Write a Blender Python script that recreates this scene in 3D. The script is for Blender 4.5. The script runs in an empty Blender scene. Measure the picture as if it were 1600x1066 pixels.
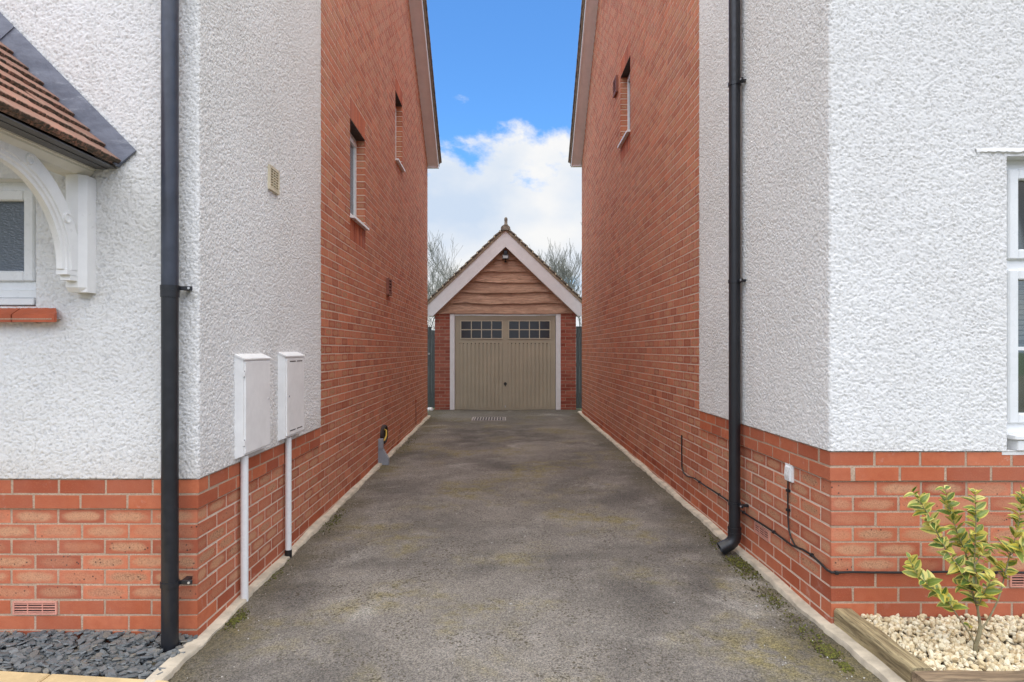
import bpy, math, random
import numpy as np
from mathutils import Vector, Matrix, Euler

rnd = random.Random(7)
nrng = np.random.default_rng(11)
S = bpy.context.scene
C = S.collection
R = math.radians

# ------------------------------------------------------------------ camera
F, XC, YC, EYE = 992.0, 787.0, 546.0, 1.35          # focal length in photo pixels, vanishing point, eye height
cam = bpy.data.cameras.new('camera')
cam.sensor_width = 36.0
cam.lens = F / 1600 * 36.0
cam.shift_x = (800 - XC) / 1600
cam.shift_y = (YC - 533) / 1600
cam.clip_start = 0.05
cam.clip_end = 2000
camo = bpy.data.objects.new('camera', cam)
C.objects.link(camo)
camo.location = (0, 0, EYE)
camo.rotation_euler = (R(90), 0, 0)
S.camera = camo

# ------------------------------------------------------------------ sky, sun, exposure
SUN_EL, SUN_AZ = 76.0, 188.0        # azimuth clockwise from +Y: behind the camera, a little to its left
w = bpy.data.worlds.new('World')
S.world = w
w.use_nodes = True
wn, wl = w.node_tree.nodes, w.node_tree.links
wn.clear()
def WN(t, **k):
    n = wn.new(t)
    for a, b in k.items():
        setattr(n, a, b)
    return n
wout = WN('ShaderNodeOutputWorld')
wbg = WN('ShaderNodeBackground')
wbg.inputs['Strength'].default_value = 0.1
sky = WN('ShaderNodeTexSky', sky_type='NISHITA')
sky.sun_disc = False
sky.sun_elevation = R(SUN_EL)
sky.sun_rotation = R(SUN_AZ)
sky.air_density = 1.0
sky.dust_density = 0.6
sky.ozone_density = 2.2
wtc = WN('ShaderNodeTexCoord')
wsep = WN('ShaderNodeSeparateXYZ')
wl.new(wtc.outputs['Generated'], wsep.inputs[0])
wmap = WN('ShaderNodeMapping')
wmap.inputs['Scale'].default_value = (1.0, 1.0, 1.5)
wmap.inputs['Location'].default_value = (3.1, 0.7, 1.3)
wl.new(wtc.outputs['Generated'], wmap.inputs[0])
wno = WN('ShaderNodeTexNoise')
wno.inputs['Scale'].default_value = 3.6
wno.inputs['Detail'].default_value = 12
wno.inputs['Roughness'].default_value = 0.60
wno.inputs['Distortion'].default_value = 0.25
wl.new(wmap.outputs[0], wno.inputs['Vector'])
# the cloud bank is thick towards the horizon and broken higher up, the same all round
wel = WN('ShaderNodeMapRange')
wel.inputs['From Min'].default_value = 0.21
wel.inputs['From Max'].default_value = 0.355
wel.inputs['To Min'].default_value = 0.24
wel.inputs['To Max'].default_value = -0.13
wl.new(wsep.outputs['Z'], wel.inputs['Value'])
wel2 = WN('ShaderNodeMapRange')  # extra cloud overhead, out of view, added to make the light more neutral
wel2.inputs['From Min'].default_value = 0.55
wel2.inputs['From Max'].default_value = 0.75
wel2.inputs['To Min'].default_value = 0.0
wel2.inputs['To Max'].default_value = 0.30
wl.new(wsep.outputs['Z'], wel2.inputs['Value'])
wad0 = WN('ShaderNodeMath', operation='ADD')
wl.new(wel.outputs[0], wad0.inputs[0])
wl.new(wel2.outputs[0], wad0.inputs[1])
wad = WN('ShaderNodeMath', operation='ADD')
wl.new(wno.outputs['Fac'], wad.inputs[0])
wl.new(wad0.outputs[0], wad.inputs[1])
wramp = WN('ShaderNodeMapRange', interpolation_type='SMOOTHSTEP')
wramp.inputs['From Min'].default_value = 0.49
wramp.inputs['From Max'].default_value = 0.585
wl.new(wad.outputs[0], wramp.inputs['Value'])
wno2 = WN('ShaderNodeTexNoise')
wno2.inputs['Scale'].default_value = 3.4
wno2.inputs['Detail'].default_value = 6
wno2.inputs['Roughness'].default_value = 0.5
wl.new(wmap.outputs[0], wno2.inputs['Vector'])
wcc = WN('ShaderNodeValToRGB')
wcc.color_ramp.elements[0].position = 0.44
wcc.color_ramp.elements[0].color = (0.66, 0.78, 0.95, 1)
wcc.color_ramp.elements[1].position = 0.63
wcc.color_ramp.elements[1].color = (1.0, 1.0, 1.0, 1)
wl.new(wno2.outputs['Fac'], wcc.inputs[0])
wcs = WN('ShaderNodeVectorMath', operation='SCALE')
wcs.inputs['Scale'].default_value = 2.55
wl.new(wcc.outputs[0], wcs.inputs[0])
wsk = WN('ShaderNodeVectorMath', operation='MULTIPLY')
wsk.inputs[1].default_value = (0.275, 0.48, 0.66)
wl.new(sky.outputs[0], wsk.inputs[0])
wmix = WN('ShaderNodeMix', data_type='RGBA')
wl.new(wramp.outputs[0], wmix.inputs['Factor'])
wl.new(wsk.outputs[0], wmix.inputs['A'])
wl.new(wcs.outputs[0], wmix.inputs['B'])
wl.new(wmix.outputs['Result'], wbg.inputs['Color'])
wl.new(wbg.outputs[0], wout.inputs[0])

sun = bpy.data.lights.new('sun', 'SUN')
sun.energy = 1.5
sun.angle = R(120)
sun.color = (1.0, 0.94, 0.86)
suno = bpy.data.objects.new('sun', sun)
C.objects.link(suno)
az, el = R(SUN_AZ), R(SUN_EL)
sdir = Vector((math.sin(az) * math.cos(el), math.cos(az) * math.cos(el), math.sin(el)))
suno.rotation_euler = sdir.to_track_quat('Z', 'Y').to_euler()
suno.location = (0, -20, 30)

S.view_settings.view_transform = 'Standard'
S.view_settings.look = 'None'
S.view_settings.gamma = 1
S.view_settings.use_curve_mapping = False
S.view_settings.exposure = 1.90
S.cycles.diffuse_bounces = 8
S.cycles.max_bounces = 14

# ------------------------------------------------------------------ helpers
def P(px, py, Y):
    """photo pixel at depth Y -> point of the place"""
    return Vector(((px - XC) * Y / F, Y, EYE - (py - YC) * Y / F))
def PX(px, X):
    return X * F / (px - XC)           # depth of a pixel column on a wall at X

def node_mat(name):
    m = bpy.data.materials.new(name)
    m.use_nodes = True
    nt = m.node_tree
    b = nt.nodes['Principled BSDF']
    return m, nt, b
class NB:
    """small node builder"""
    def __init__(s, nt):
        s.nt = nt
    def n(s, t, ins=None, **k):
        x = s.nt.nodes.new(t)
        for a, b in k.items():
            setattr(x, a, b)
        for a, b in (ins or {}).items():
            if isinstance(b, bpy.types.NodeSocket):
                s.nt.links.new(b, x.inputs[a])
            else:
                x.inputs[a].default_value = b
        return x
    def noise(s, vec, scale, detail=4, rough=0.55, dist=0.0):
        return s.n('ShaderNodeTexNoise', {'Vector': vec, 'Scale': scale, 'Detail': detail, 'Roughness': rough, 'Distortion': dist}).outputs['Fac']
    def rng(s, v, a, b, c=0.0, d=1.0, smooth=True):
        return s.n('ShaderNodeMapRange', {'Value': v, 'From Min': a, 'From Max': b, 'To Min': c, 'To Max': d},
                   interpolation_type='SMOOTHSTEP' if smooth else 'LINEAR').outputs[0]
    def mix(s, f, a, b, blend='MIX'):
        x = s.n('ShaderNodeMix', data_type='RGBA', blend_type=blend)
        for k, v in (('Factor', f), ('A', a), ('B', b)):
            if isinstance(v, bpy.types.NodeSocket):
                s.nt.links.new(v, x.inputs[k])
            elif k == 'Factor':
                x.inputs[k].default_value = v
            else:
                x.inputs[k].default_value = (*v, 1) if len(v) == 3 else v
        return x.outputs['Result']
    def math(s, op, a, b=None, c=None):
        x = s.n('ShaderNodeMath', operation=op)
        for i, v in enumerate((a, b, c)):
            if v is None:
                continue
            if isinstance(v, bpy.types.NodeSocket):
                s.nt.links.new(v, x.inputs[i])
            else:
                x.inputs[i].default_value = v
        return x.outputs[0]
    def bump(s, h, strength=0.4, dist=0.01):
        return s.n('ShaderNodeBump', {'Height': h, 'Strength': strength, 'Distance': dist}).outputs[0]
    def link(s, a, b):
        s.nt.links.new(a, b)

MATS = {}
def plain(name, col, rough=0.5, metal=0.0, var=0.12, scale=8.0, bump=0.0, bscale=120.0, spec=0.5):
    m, nt, b = node_mat(name)
    q = NB(nt)
    tc = q.n('ShaderNodeTexCoord').outputs['Object']
    nz = q.noise(tc, scale, 5, 0.6)
    lo = tuple(c * (1 - var) for c in col)
    hi = tuple(min(1, c * (1 + var)) for c in col)
    q.link(q.mix(q.rng(nz, 0.3, 0.7), lo, hi), b.inputs['Base Color'])
    q.link(q.rng(q.noise(tc, scale * 3, 3), 0.3, 0.7, max(0.02, rough - 0.08), min(1, rough + 0.08)), b.inputs['Roughness'])
    b.inputs['Metallic'].default_value = metal
    b.inputs['Specular IOR Level'].default_value = spec
    if bump:
        q.link(q.bump(q.noise(tc, bscale, 4), bump, 0.004), b.inputs['Normal'])
    MATS[name] = m
    return m

# ---- brick: clay face with a paler sandy creased centre, flecks; each brick its own tone
def brick_mat(name, rustic, red=(0.53, 0.142, 0.066), tan=(0.49, 0.250, 0.140)):
    m, nt, b = node_mat(name)
    q = NB(nt)
    tcn = q.n('ShaderNodeTexCoord')
    oi = q.n('ShaderNodeObjectInfo').outputs['Random']
    at = q.n('ShaderNodeAttribute', attribute_name='tone').outputs['Fac']
    r1 = q.math('FRACT', q.math('ADD', oi, at))
    r2 = q.math('FRACT', q.math('MULTIPLY', r1, 17.31))
    r3 = q.math('FRACT', q.math('MULTIPLY', r1, 71.7))
    off = q.n('ShaderNodeCombineXYZ', {'X': q.math('MULTIPLY', r1, 40.0), 'Y': q.math('MULTIPLY', r2, 30.0), 'Z': q.math('MULTIPLY', r3, 20.0)}).outputs[0]
    vec = q.n('ShaderNodeVectorMath', {0: tcn.outputs['Object'], 1: off}, operation='ADD').outputs[0]
    uv = q.n('ShaderNodeSeparateXYZ', {0: tcn.outputs['UV']})
    n1 = q.noise(vec, 22, 5, 0.6)
    n2 = q.noise(vec, 160, 3, 0.6)
    dark = (red[0] * 0.66, red[1] * 0.62, red[2] * 0.66)
    lite = (min(1, red[0] * 1.2), red[1] * 1.5, red[2] * 1.65)
    base = q.mix(r1, dark, lite)
    base = q.mix(q.rng(n1, 0.3, 0.75, 0, 0.45), base, (red[0] * 0.8, red[1] * 0.7, red[2] * 0.7))
    if rustic:
        du = q.math('POWER', q.math('ABSOLUTE', q.math('MULTIPLY_ADD', uv.outputs['X'], 2.0, -1.0)), 3.5)
        dv = q.math('POWER', q.math('ABSOLUTE', q.math('MULTIPLY_ADD', uv.outputs['Y'], 2.0, -1.0)), 1.8)
        d = q.math('ADD', q.math('ADD', du, dv), q.math('MULTIPLY_ADD', q.math('ADD', n1, q.math('MULTIPLY', n2, 0.5)), 1.0, -0.75))
        msk = q.rng(d, 0.08, 0.86, 1.0, 0.0)
        msk = q.math('MULTIPLY', msk, q.rng(r2, 0.0, 0.75, 0.30, 1.0))
        tanv = q.mix(q.rng(r3, 0.2, 1.0), tan, tuple(c * 0.72 for c in tan))
        tanv = q.mix(q.rng(n2, 0.40, 0.62, 0, 0.7), tanv, tuple(min(1, c * 1.3) for c in tan))
        tanv = q.mix(q.rng(n2, 0.30, 0.44, 0.6, 0.0), tanv, (0.26, 0.10, 0.05))
        base = q.mix(msk, base, tanv)
        vo = q.n('ShaderNodeTexVoronoi', {'Vector': vec, 'Scale': 48.0}).outputs['Distance']
        fl = q.math('MULTIPLY', q.rng(vo, 0.12, 0.26, 1.0, 0.0), q.rng(q.noise(vec, 18, 2), 0.46, 0.58))
        fl = q.math('MULTIPLY', fl, q.rng(r3, 0.25, 0.6, 0.15, 1.0))
        base = q.mix(fl, base, (0.045, 0.025, 0.02))
    else:
        base = q.mix(q.rng(n2, 0.5, 0.75, 0, 0.35), base, (red[0] * 1.1, red[1] * 1.7, red[2] * 1.9))
        # efflorescence and lime smears
        ef = q.math('MULTIPLY', q.rng(q.noise(vec, 9, 6, 0.7), 0.56, 0.72), q.rng(r2, 0.6, 0.95))
        base = q.mix(q.math('MULTIPLY', ef, 0.55), base, (0.55, 0.40, 0.34))
    # lime bloom and mortar smears on a world scale
    geo = q.n('ShaderNodeNewGeometry').outputs['Position']
    sm = q.math('MULTIPLY', q.rng(q.noise(geo, 7.0, 6, 0.72), 0.60, 0.72), q.rng(q.noise(geo, 55.0, 4), 0.45, 0.65))
    base = q.mix(q.math('MULTIPLY', sm, 0.45), base, (0.60, 0.46, 0.38))
    wth = q.rng(q.noise(q.n('ShaderNodeMapping', {'Vector': geo, 'Scale': (1.0, 1.0, 0.6)}).outputs[0], 1.6, 5, 0.65), 0.35, 0.7)
    base = q.mix(q.math('MULTIPLY', wth, 0.16), base, (0.50, 0.30, 0.23))
    q.link(base, b.inputs['Base Color'])
    b.inputs['Roughness'].default_value = 0.82
    b.inputs['Specular IOR Level'].default_value = 0.3
    h = q.math('ADD', q.math('MULTIPLY', n2, 1.0), q.math('MULTIPLY', n1, 0.8))
    q.link(q.bump(h, 0.55 if rustic else 0.3, 0.004), b.inputs['Normal'])
    MATS[name] = m
    return m
brick_mat('rustic_brick', True)
brick_mat('smooth_brick', False, red=(0.47, 0.108, 0.043))
brick_mat('garage_brick', False, red=(0.37, 0.088, 0.052))

def mortar(name, dk, lt, grit):
    m, nt, b = node_mat(name)
    q = NB(nt)
    g = q.n('ShaderNodeNewGeometry').outputs['Position']
    c = q.mix(q.rng(q.noise(g, 6, 6, 0.7), 0.3, 0.7), dk, lt)
    c = q.mix(q.rng(q.noise(g, 150, 3), 0.3, 0.75), c, grit)
    q.link(c, b.inputs['Base Color'])
    b.inputs['Roughness'].default_value = 0.95
    q.link(q.bump(q.noise(g, 220, 3), 0.6, 0.003), b.inputs['Normal'])
    MATS[name] = m
mortar('mortar', (0.42, 0.30, 0.21), (0.58, 0.43, 0.32), (0.34, 0.24, 0.17))
mortar('pale_mortar', (0.66, 0.53, 0.42), (0.80, 0.67, 0.55), (0.58, 0.46, 0.36))

def roughcast():
    m, nt, b = node_mat('roughcast')
    q = NB(nt)
    g = q.n('ShaderNodeNewGeometry').outputs['Position']
    c = q.mix(q.rng(q.noise(g, 1.1, 5, 0.6), 0.3, 0.7), (0.75, 0.74, 0.72), (0.81, 0.805, 0.79))
    c = q.mix(q.rng(q.noise(g, 90, 4), 0.55, 0.8, 0, 0.35), c, (0.55, 0.54, 0.52))
    mp = q.n('ShaderNodeMapping', {'Vector': g, 'Scale': (7.0, 7.0, 0.35)}).outputs[0]
    st = q.math('MULTIPLY', q.rng(q.noise(mp, 1.0, 5, 0.6), 0.52, 0.78), q.rng(q.noise(g, 0.7, 3), 0.4, 0.65))
    c = q.mix(q.math('MULTIPLY', st, 0.22), c, (0.42, 0.40, 0.36))
    sx = q.n('ShaderNodeSeparateXYZ', {0: g})
    sp = q.math('MULTIPLY', q.rng(q.math('ADD', sx.outputs['Z'], q.math('MULTIPLY_ADD', q.noise(g, 6, 5, 0.65), 0.22, -0.11)), 0.70, 0.92, 1.0, 0.0), 0.22)
    c = q.mix(sp, c, (0.46, 0.38, 0.30))
    q.link(c, b.inputs['Base Color'])
    b.inputs['Roughness'].default_value = 0.95
    b.inputs['Specular IOR Level'].default_value = 0.1
    h = q.math('ADD', q.noise(g, 170, 4, 0.6), q.math('MULTIPLY', q.noise(g, 420, 2), 0.4))
    q.link(q.bump(h, 0.55, 0.006), b.inputs['Normal'])
    MATS['roughcast'] = m
roughcast()

def tarmac():
    m, nt, b = node_mat('tarmac')
    q = NB(nt)
    g = q.n('ShaderNodeNewGeometry').outputs['Position']
    big = q.noise(g, 0.55, 5, 0.6, 0.4)
    mid = q.noise(g, 2.2, 6, 0.65)
    c = q.mix(q.rng(big, 0.32, 0.68), (0.118, 0.108, 0.097), (0.280, 0.256, 0.224))
    c = q.mix(q.rng(mid, 0.42, 0.72, 0, 0.55), c, (0.35, 0.325, 0.29))
    # algae
    al = q.math('MULTIPLY', q.rng(q.noise(g, 1.1, 6, 0.62, 0.3), 0.48, 0.64), q.rng(q.noise(g, 9.0, 5, 0.7), 0.34, 0.62))
    c = q.mix(q.math('MULTIPLY', al, 0.85), c, (0.24, 0.205, 0.090))
    # darker, greener tone towards the garage and along the walls
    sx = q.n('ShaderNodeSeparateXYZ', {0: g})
    far_tone = q.rng(q.math('ADD', sx.outputs['Y'], q.math('MULTIPLY_ADD', q.noise(g, 0.8, 4), 5.0, -2.5)), 8.5, 13.5)
    c = q.mix(q.math('MULTIPLY', far_tone, 0.60), c, (0.090, 0.084, 0.064))
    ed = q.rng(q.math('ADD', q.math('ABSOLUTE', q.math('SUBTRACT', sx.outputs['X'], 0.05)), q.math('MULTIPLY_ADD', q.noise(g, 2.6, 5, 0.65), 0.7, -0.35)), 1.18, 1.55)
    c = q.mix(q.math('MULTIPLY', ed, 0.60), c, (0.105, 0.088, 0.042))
    pl = q.rng(q.noise(g, 0.9, 6, 0.68, 0.8), 0.55, 0.72)
    c = q.mix(q.math('MULTIPLY', pl, 0.65), c, (0.42, 0.40, 0.36))
    # aggregate
    vo = q.n('ShaderNodeTexVoronoi', {'Vector': g, 'Scale': 170.0})
    sp = q.math('FRACT', q.math('MULTIPLY', q.n('ShaderNodeSeparateColor', {0: vo.outputs['Color']}).outputs[0], 7.3))
    c = q.mix(q.rng(sp, 0.55, 0.95, 0, 0.8), c, (1.62, 1.57, 1.50), 'MULTIPLY')
    c = q.mix(q.rng(sp, 0.0, 0.42, 0.72, 0.0), c, (0.36, 0.35, 0.34), 'MULTIPLY')
    vo2 = q.n('ShaderNodeTexVoronoi', {'Vector': g, 'Scale': 95.0})
    sp2 = q.n('ShaderNodeSeparateColor', {0: vo2.outputs['Color']}).outputs[1]
    c = q.mix(q.math('MULTIPLY', q.rng(sp2, 0.88, 0.9), q.rng(q.noise(g, 3.0, 4), 0.45, 0.6, 0.15, 0.8)), c, (0.07, 0.055, 0.03))
    wsp = q.n('ShaderNodeTexVoronoi', {'Vector': g, 'Scale': 5.0})
    wh = q.math('MULTIPLY', q.rng(wsp.outputs['Distance'], 0.02, 0.05, 1, 0), q.rng(q.n('ShaderNodeSeparateColor', {0: wsp.outputs['Color']}).outputs[2], 0.7, 0.72))
    c = q.mix(q.math('MULTIPLY', wh, 0.8), c, (0.6, 0.6, 0.58))
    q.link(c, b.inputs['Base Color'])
    b.inputs['Roughness'].default_value = 0.88
    b.inputs['Specular IOR Level'].default_value = 0.35
    h = q.math('ADD', q.math('MULTIPLY', vo.outputs['Distance'], -1.2), q.math('MULTIPLY', q.noise(g, 240, 3), 0.6))
    q.link(q.bump(h, 0.9, 0.006), b.inputs['Normal'])
    MATS['tarmac'] = m
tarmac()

def timber(name, a, bcol, axis='X', scale=1.0, rough=0.75):
    m, nt, b = node_mat(name)
    q = NB(nt)
    tc = q.n('ShaderNodeTexCoord').outputs['Object']
    oi = q.n('ShaderNodeObjectInfo').outputs['Random']
    off = q.n('ShaderNodeCombineXYZ', {'X': q.math('MULTIPLY', oi, 13.0), 'Y': q.math('MULTIPLY', oi, 29.0), 'Z': q.math('MULTIPLY', oi, 7.0)}).outputs[0]
    vec = q.n('ShaderNodeVectorMath', {0: tc, 1: off}, operation='ADD').outputs[0]
    sc = {'X': (1.0, 14, 14), 'Y': (14, 1.0, 14), 'Z': (14, 14, 1.0)}[axis]
    mp = q.n('ShaderNodeMapping', {'Vector': vec, 'Scale': tuple(v * scale for v in sc)}).outputs[0]
    n1 = q.noise(mp, 2.2, 6, 0.6, 0.9)
    n2 = q.noise(mp, 9.0, 4, 0.6, 0.4)
    kn = q.n('ShaderNodeTexVoronoi', {'Vector': q.n('ShaderNodeMapping', {'Vector': vec, 'Scale': tuple(v * scale for v in {'X': (1.6, 3.2, 4.2), 'Y': (3.2, 1.6, 4.2), 'Z': (4.2, 3.2, 1.6)}[axis])}).outputs[0], 'Scale': 1.0}).outputs['Distance']
    c = q.mix(q.rng(n1, 0.3, 0.7), a, bcol)
    c = q.mix(q.rng(n2, 0.48, 0.66, 0, 0.75), c, tuple(v * 0.42 for v in a))
    c = q.mix(q.rng(kn, 0.05, 0.13, 0.8, 0.0), c, tuple(v * 0.22 for v in a))
    c = q.mix(q.rng(oi, 0, 1, 0.0, 0.35), c, tuple(v * 0.6 for v in bcol))
    q.link(c, b.inputs['Base Color'])
    b.inputs['Roughness'].default_value = rough
    q.link(q.bump(q.math('ADD', n1, n2), 0.8, 0.006), b.inputs['Normal'])
    MATS[name] = m
timber('waney_oak', (0.38, 0.20, 0.125), (0.72, 0.46, 0.32), 'X', 0.8)
timber('sleeper_timber_lengthwise', (0.20, 0.15, 0.078), (0.47, 0.39, 0.22), 'Y', 1.0)
timber('sleeper_timber_across', (0.16, 0.11, 0.066), (0.36, 0.265, 0.165), 'X', 1.0)
timber('grey_gate_paint', (0.100, 0.122, 0.122), (0.125, 0.148, 0.146), 'Z', 1.0, 0.6)

def stone_mat(name, cols, rough=0.8, bump=0.4, spec=0.4):
    """loose stones: each gets a tone from the 'tone' attribute"""
    m, nt, b = node_mat(name)
    q = NB(nt)
    at = q.n('ShaderNodeAttribute', attribute_name='tone').outputs['Fac']
    g = q.n('ShaderNodeNewGeometry').outputs['Position']
    rp = q.n('ShaderNodeValToRGB', {0: at})
    cr = rp.color_ramp
    cr.elements[0].color = (*cols[0], 1)
    cr.elements[1].color = (*cols[-1], 1)
    for i, c in enumerate(cols[1:-1]):
        e = cr.elements.new((i + 1) / (len(cols) - 1))
        e.color = (*c, 1)
    c = q.mix(q.rng(q.noise(g, 90, 4), 0.35, 0.7, 0, 0.45), rp.outputs[0], tuple(v * 0.6 for v in cols[1]))
    q.link(c, b.inputs['Base Color'])
    b.inputs['Roughness'].default_value = rough
    b.inputs['Specular IOR Level'].default_value = spec
    q.link(q.bump(q.noise(g, 160, 4), bump, 0.003), b.inputs['Normal'])
    MATS[name] = m
stone_mat('slate_chips', [(0.10, 0.112, 0.118), (0.145, 0.158, 0.16), (0.21, 0.22, 0.22), (0.13, 0.142, 0.15), (0.23, 0.215, 0.18)], 0.6)
stone_mat('cotswold_gravel', [(0.60, 0.47, 0.27), (0.74, 0.63, 0.41), (0.82, 0.75, 0.57), (0.78, 0.70, 0.50), (0.56, 0.42, 0.23)], 0.9)
stone_mat('moss_green', [(0.06, 0.065, 0.015), (0.10, 0.11, 0.02), (0.17, 0.17, 0.03), (0.08, 0.06, 0.025), (0.05, 0.04, 0.02)], 0.95)
stone_mat('pale_grit', [(0.6, 0.58, 0.54), (0.45, 0.42, 0.38), (0.7, 0.69, 0.66)], 0.9)

def leaf_mat():
    m, nt, b = node_mat('variegated_leaf')
    q = NB(nt)
    uv = q.n('ShaderNodeSeparateXYZ', {0: q.n('ShaderNodeTexCoord').outputs['UV']})
    oi = q.n('ShaderNodeObjectInfo').outputs['Random']
    g = q.n('ShaderNodeTexCoord').outputs['Object']
    edge = q.math('ADD', q.math('ABSOLUTE', q.math('MULTIPLY_ADD', uv.outputs['X'], 2.0, -1.0)), q.math('MULTIPLY_ADD', q.noise(g, 90, 3), 0.7, -0.35))
    th = q.math('MULTIPLY_ADD', oi, -0.75, 0.86)
    mk = q.rng(q.math('SUBTRACT', edge, th), -0.16, 0.06)
    gr = q.mix(q.rng(q.math('FRACT', q.math('MULTIPLY', oi, 9.7)), 0, 1), (0.075, 0.15, 0.022), (0.24, 0.31, 0.06))
    ye = q.mix(q.math('FRACT', q.math('MULTIPLY', oi, 23.7)), (0.58, 0.50, 0.06), (0.68, 0.62, 0.20))
    rib = q.rng(q.math('ABSOLUTE', q.math('MULTIPLY_ADD', uv.outputs['X'], 2.0, -1.0)), 0.02, 0.09, 0.35, 0.0)
    c = q.mix(mk, gr, ye)
    c = q.mix(rib, c, (0.42, 0.46, 0.16))
    q.link(c, b.inputs['Base Color'])
    b.inputs['Roughness'].default_value = 0.38
    tr = q.n('ShaderNodeBsdfTranslucent')
    q.link(c, tr.inputs['Color'])
    mx = q.n('ShaderNodeMixShader', {0: 0.22})
    q.link(b.outputs[0], mx.inputs[1])
    q.link(tr.outputs[0], mx.inputs[2])
    q.link(mx.outputs[0], nt.nodes['Material Output'].inputs['Surface'])
    MATS['variegated_leaf'] = m
leaf_mat()

def clay_tile():
    m, nt, b = node_mat('clay_tile')
    q = NB(nt)
    tc = q.n('ShaderNodeTexCoord').outputs['Object']
    uv = q.n('ShaderNodeSeparateXYZ', {0: tc})
    oi = q.n('ShaderNodeObjectInfo').outputs['Random']
    g = q.n('ShaderNodeNewGeometry').outputs['Position']
    c = q.mix(oi, (0.30, 0.155, 0.108), (0.40, 0.195, 0.135))
    c = q.mix(q.rng(q.noise(g, 11, 5, 0.65), 0.4, 0.7, 0, 0.7), c, (0.33, 0.22, 0.16))
    # lichen and soot worn into the exposed lower edge of each tile
    ed = q.math('ADD', uv.outputs['Y'], q.math('MULTIPLY_ADD', q.noise(g, 60, 4), 0.022, -0.011))
    c = q.mix(q.rng(ed, 0.003, 0.011, 1.0, 0.0), c, (0.065, 0.050, 0.034))
    q.link(c, b.inputs['Base Color'])
    b.inputs['Roughness'].default_value = 0.85
    q.link(q.bump(q.noise(g, 170, 4), 0.4, 0.003), b.inputs['Normal'])
    MATS['clay_tile'] = m
clay_tile()

def lead_mat():
    m, nt, b = node_mat('lead')
    q = NB(nt)
    g = q.n('ShaderNodeNewGeometry').outputs['Position']
    mp = q.n('ShaderNodeMapping', {'Vector': g, 'Rotation': (0, R(45), 0), 'Scale': (1, 1, 3.5)}).outputs[0]
    c = q.mix(q.rng(q.noise(mp, 4, 6, 0.65), 0.3, 0.7), (0.13, 0.145, 0.185), (0.215, 0.235, 0.285))
    c = q.mix(q.math('MULTIPLY', q.rng(q.noise(mp, 6, 7, 0.75), 0.54, 0.72), 0.6), c, (0.42, 0.45, 0.50))
    q.link(c, b.inputs['Base Color'])
    b.inputs['Roughness'].default_value = 0.55
    b.inputs['Metallic'].default_value = 0.2
    q.link(q.bump(q.noise(g, 14, 4), 0.25, 0.02), b.inputs['Normal'])
    MATS['lead'] = m
lead_mat()

plain('white_gloss', (0.85, 0.84, 0.82), 0.35, var=0.04)
plain('shaded_yellowed_white', (0.70, 0.66, 0.56), 0.45, var=0.05)  # the bracket's white paint, yellowed, with the beam's shade put into the colour
plain('white_upvc', (0.78, 0.79, 0.79), 0.3, var=0.03)
plain('white_bargeboard', (0.81, 0.79, 0.79), 0.45, var=0.04)
plain('meter_white', (0.82, 0.82, 0.81), 0.4, var=0.05, bump=0.08, bscale=30)
plain('pipe_black', (0.015, 0.016, 0.020), 0.36, var=0.15, bump=0.03, bscale=6)
plain('slate_grey_and_pipe_sheen', (0.036, 0.042, 0.060), 0.36, var=0.2, bump=0.05, bscale=18)  # grey-blue reflection on the black upper pipe, put in as its colour
plain('cable_black', (0.012, 0.012, 0.013), 0.5)
plain('cream_plastic', (0.62, 0.55, 0.40), 0.5)
plain('terracotta_plastic', (0.62, 0.29, 0.22), 0.6, var=0.15)
plain('brown_plastic', (0.24, 0.085, 0.055), 0.6)
plain('dark_brown', (0.03, 0.02, 0.016), 0.6)
plain('sill_tile', (0.44, 0.095, 0.035), 0.6, var=0.15, bump=0.2)
plain('grey_plastic', (0.26, 0.28, 0.31), 0.5)
plain('yellow_plastic', (0.62, 0.40, 0.06), 0.5)
plain('door_olive', (0.43, 0.38, 0.28), 0.5, var=0.06, scale=2)
plain('olive_light', (0.54, 0.485, 0.37), 0.5, var=0.05)
plain('black_metal', (0.015, 0.015, 0.017), 0.4)
plain('silver', (0.55, 0.56, 0.57), 0.3, metal=0.6)
plain('hollow_shade', (0.006, 0.006, 0.007), 0.9)  # near-black standing in for the shade inside slots, pipe mouth and drain pit
plain('room_wall', (0.16, 0.145, 0.12), 0.9)
plain('roof_felt', (0.13, 0.13, 0.135), 0.8, bump=0.3)
plain('concrete_strip', (0.52, 0.46, 0.36), 0.95, var=0.22, scale=9, bump=0.7, bscale=150)
plain('yellow_slab', (0.62, 0.47, 0.25), 0.9, var=0.12, scale=7, bump=0.5, bscale=70)
plain('soil', (0.09, 0.075, 0.055), 0.95, var=0.3, bump=0.5)
plain('field_grass', (0.07, 0.10, 0.035), 0.95, var=0.35, scale=3, bump=0.5)
plain('roof_tile_grey', (0.21, 0.18, 0.145), 0.85, var=0.35, scale=14, bump=0.6, bscale=60)
plain('verge_mortar', (0.36, 0.29, 0.21), 0.95, var=0.3, scale=20, bump=0.6)
plain('bark_pale', (0.17, 0.172, 0.145), 0.9, var=0.25, scale=3)
plain('shrub_bark', (0.26, 0.225, 0.13), 0.85, var=0.25, scale=30, bump=0.3)
plain('blind_cream', (0.42, 0.38, 0.32), 0.8)
plain('curtain_grey', (0.30, 0.34, 0.31), 0.9, var=0.1)
plain('render_cream_soffit', (0.66, 0.62, 0.52), 0.5, var=0.05)
plain('grate_metal', (0.32, 0.29, 0.27), 0.6, var=0.2)
plain('fence_pale', (0.55, 0.58, 0.56), 0.8)

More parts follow.
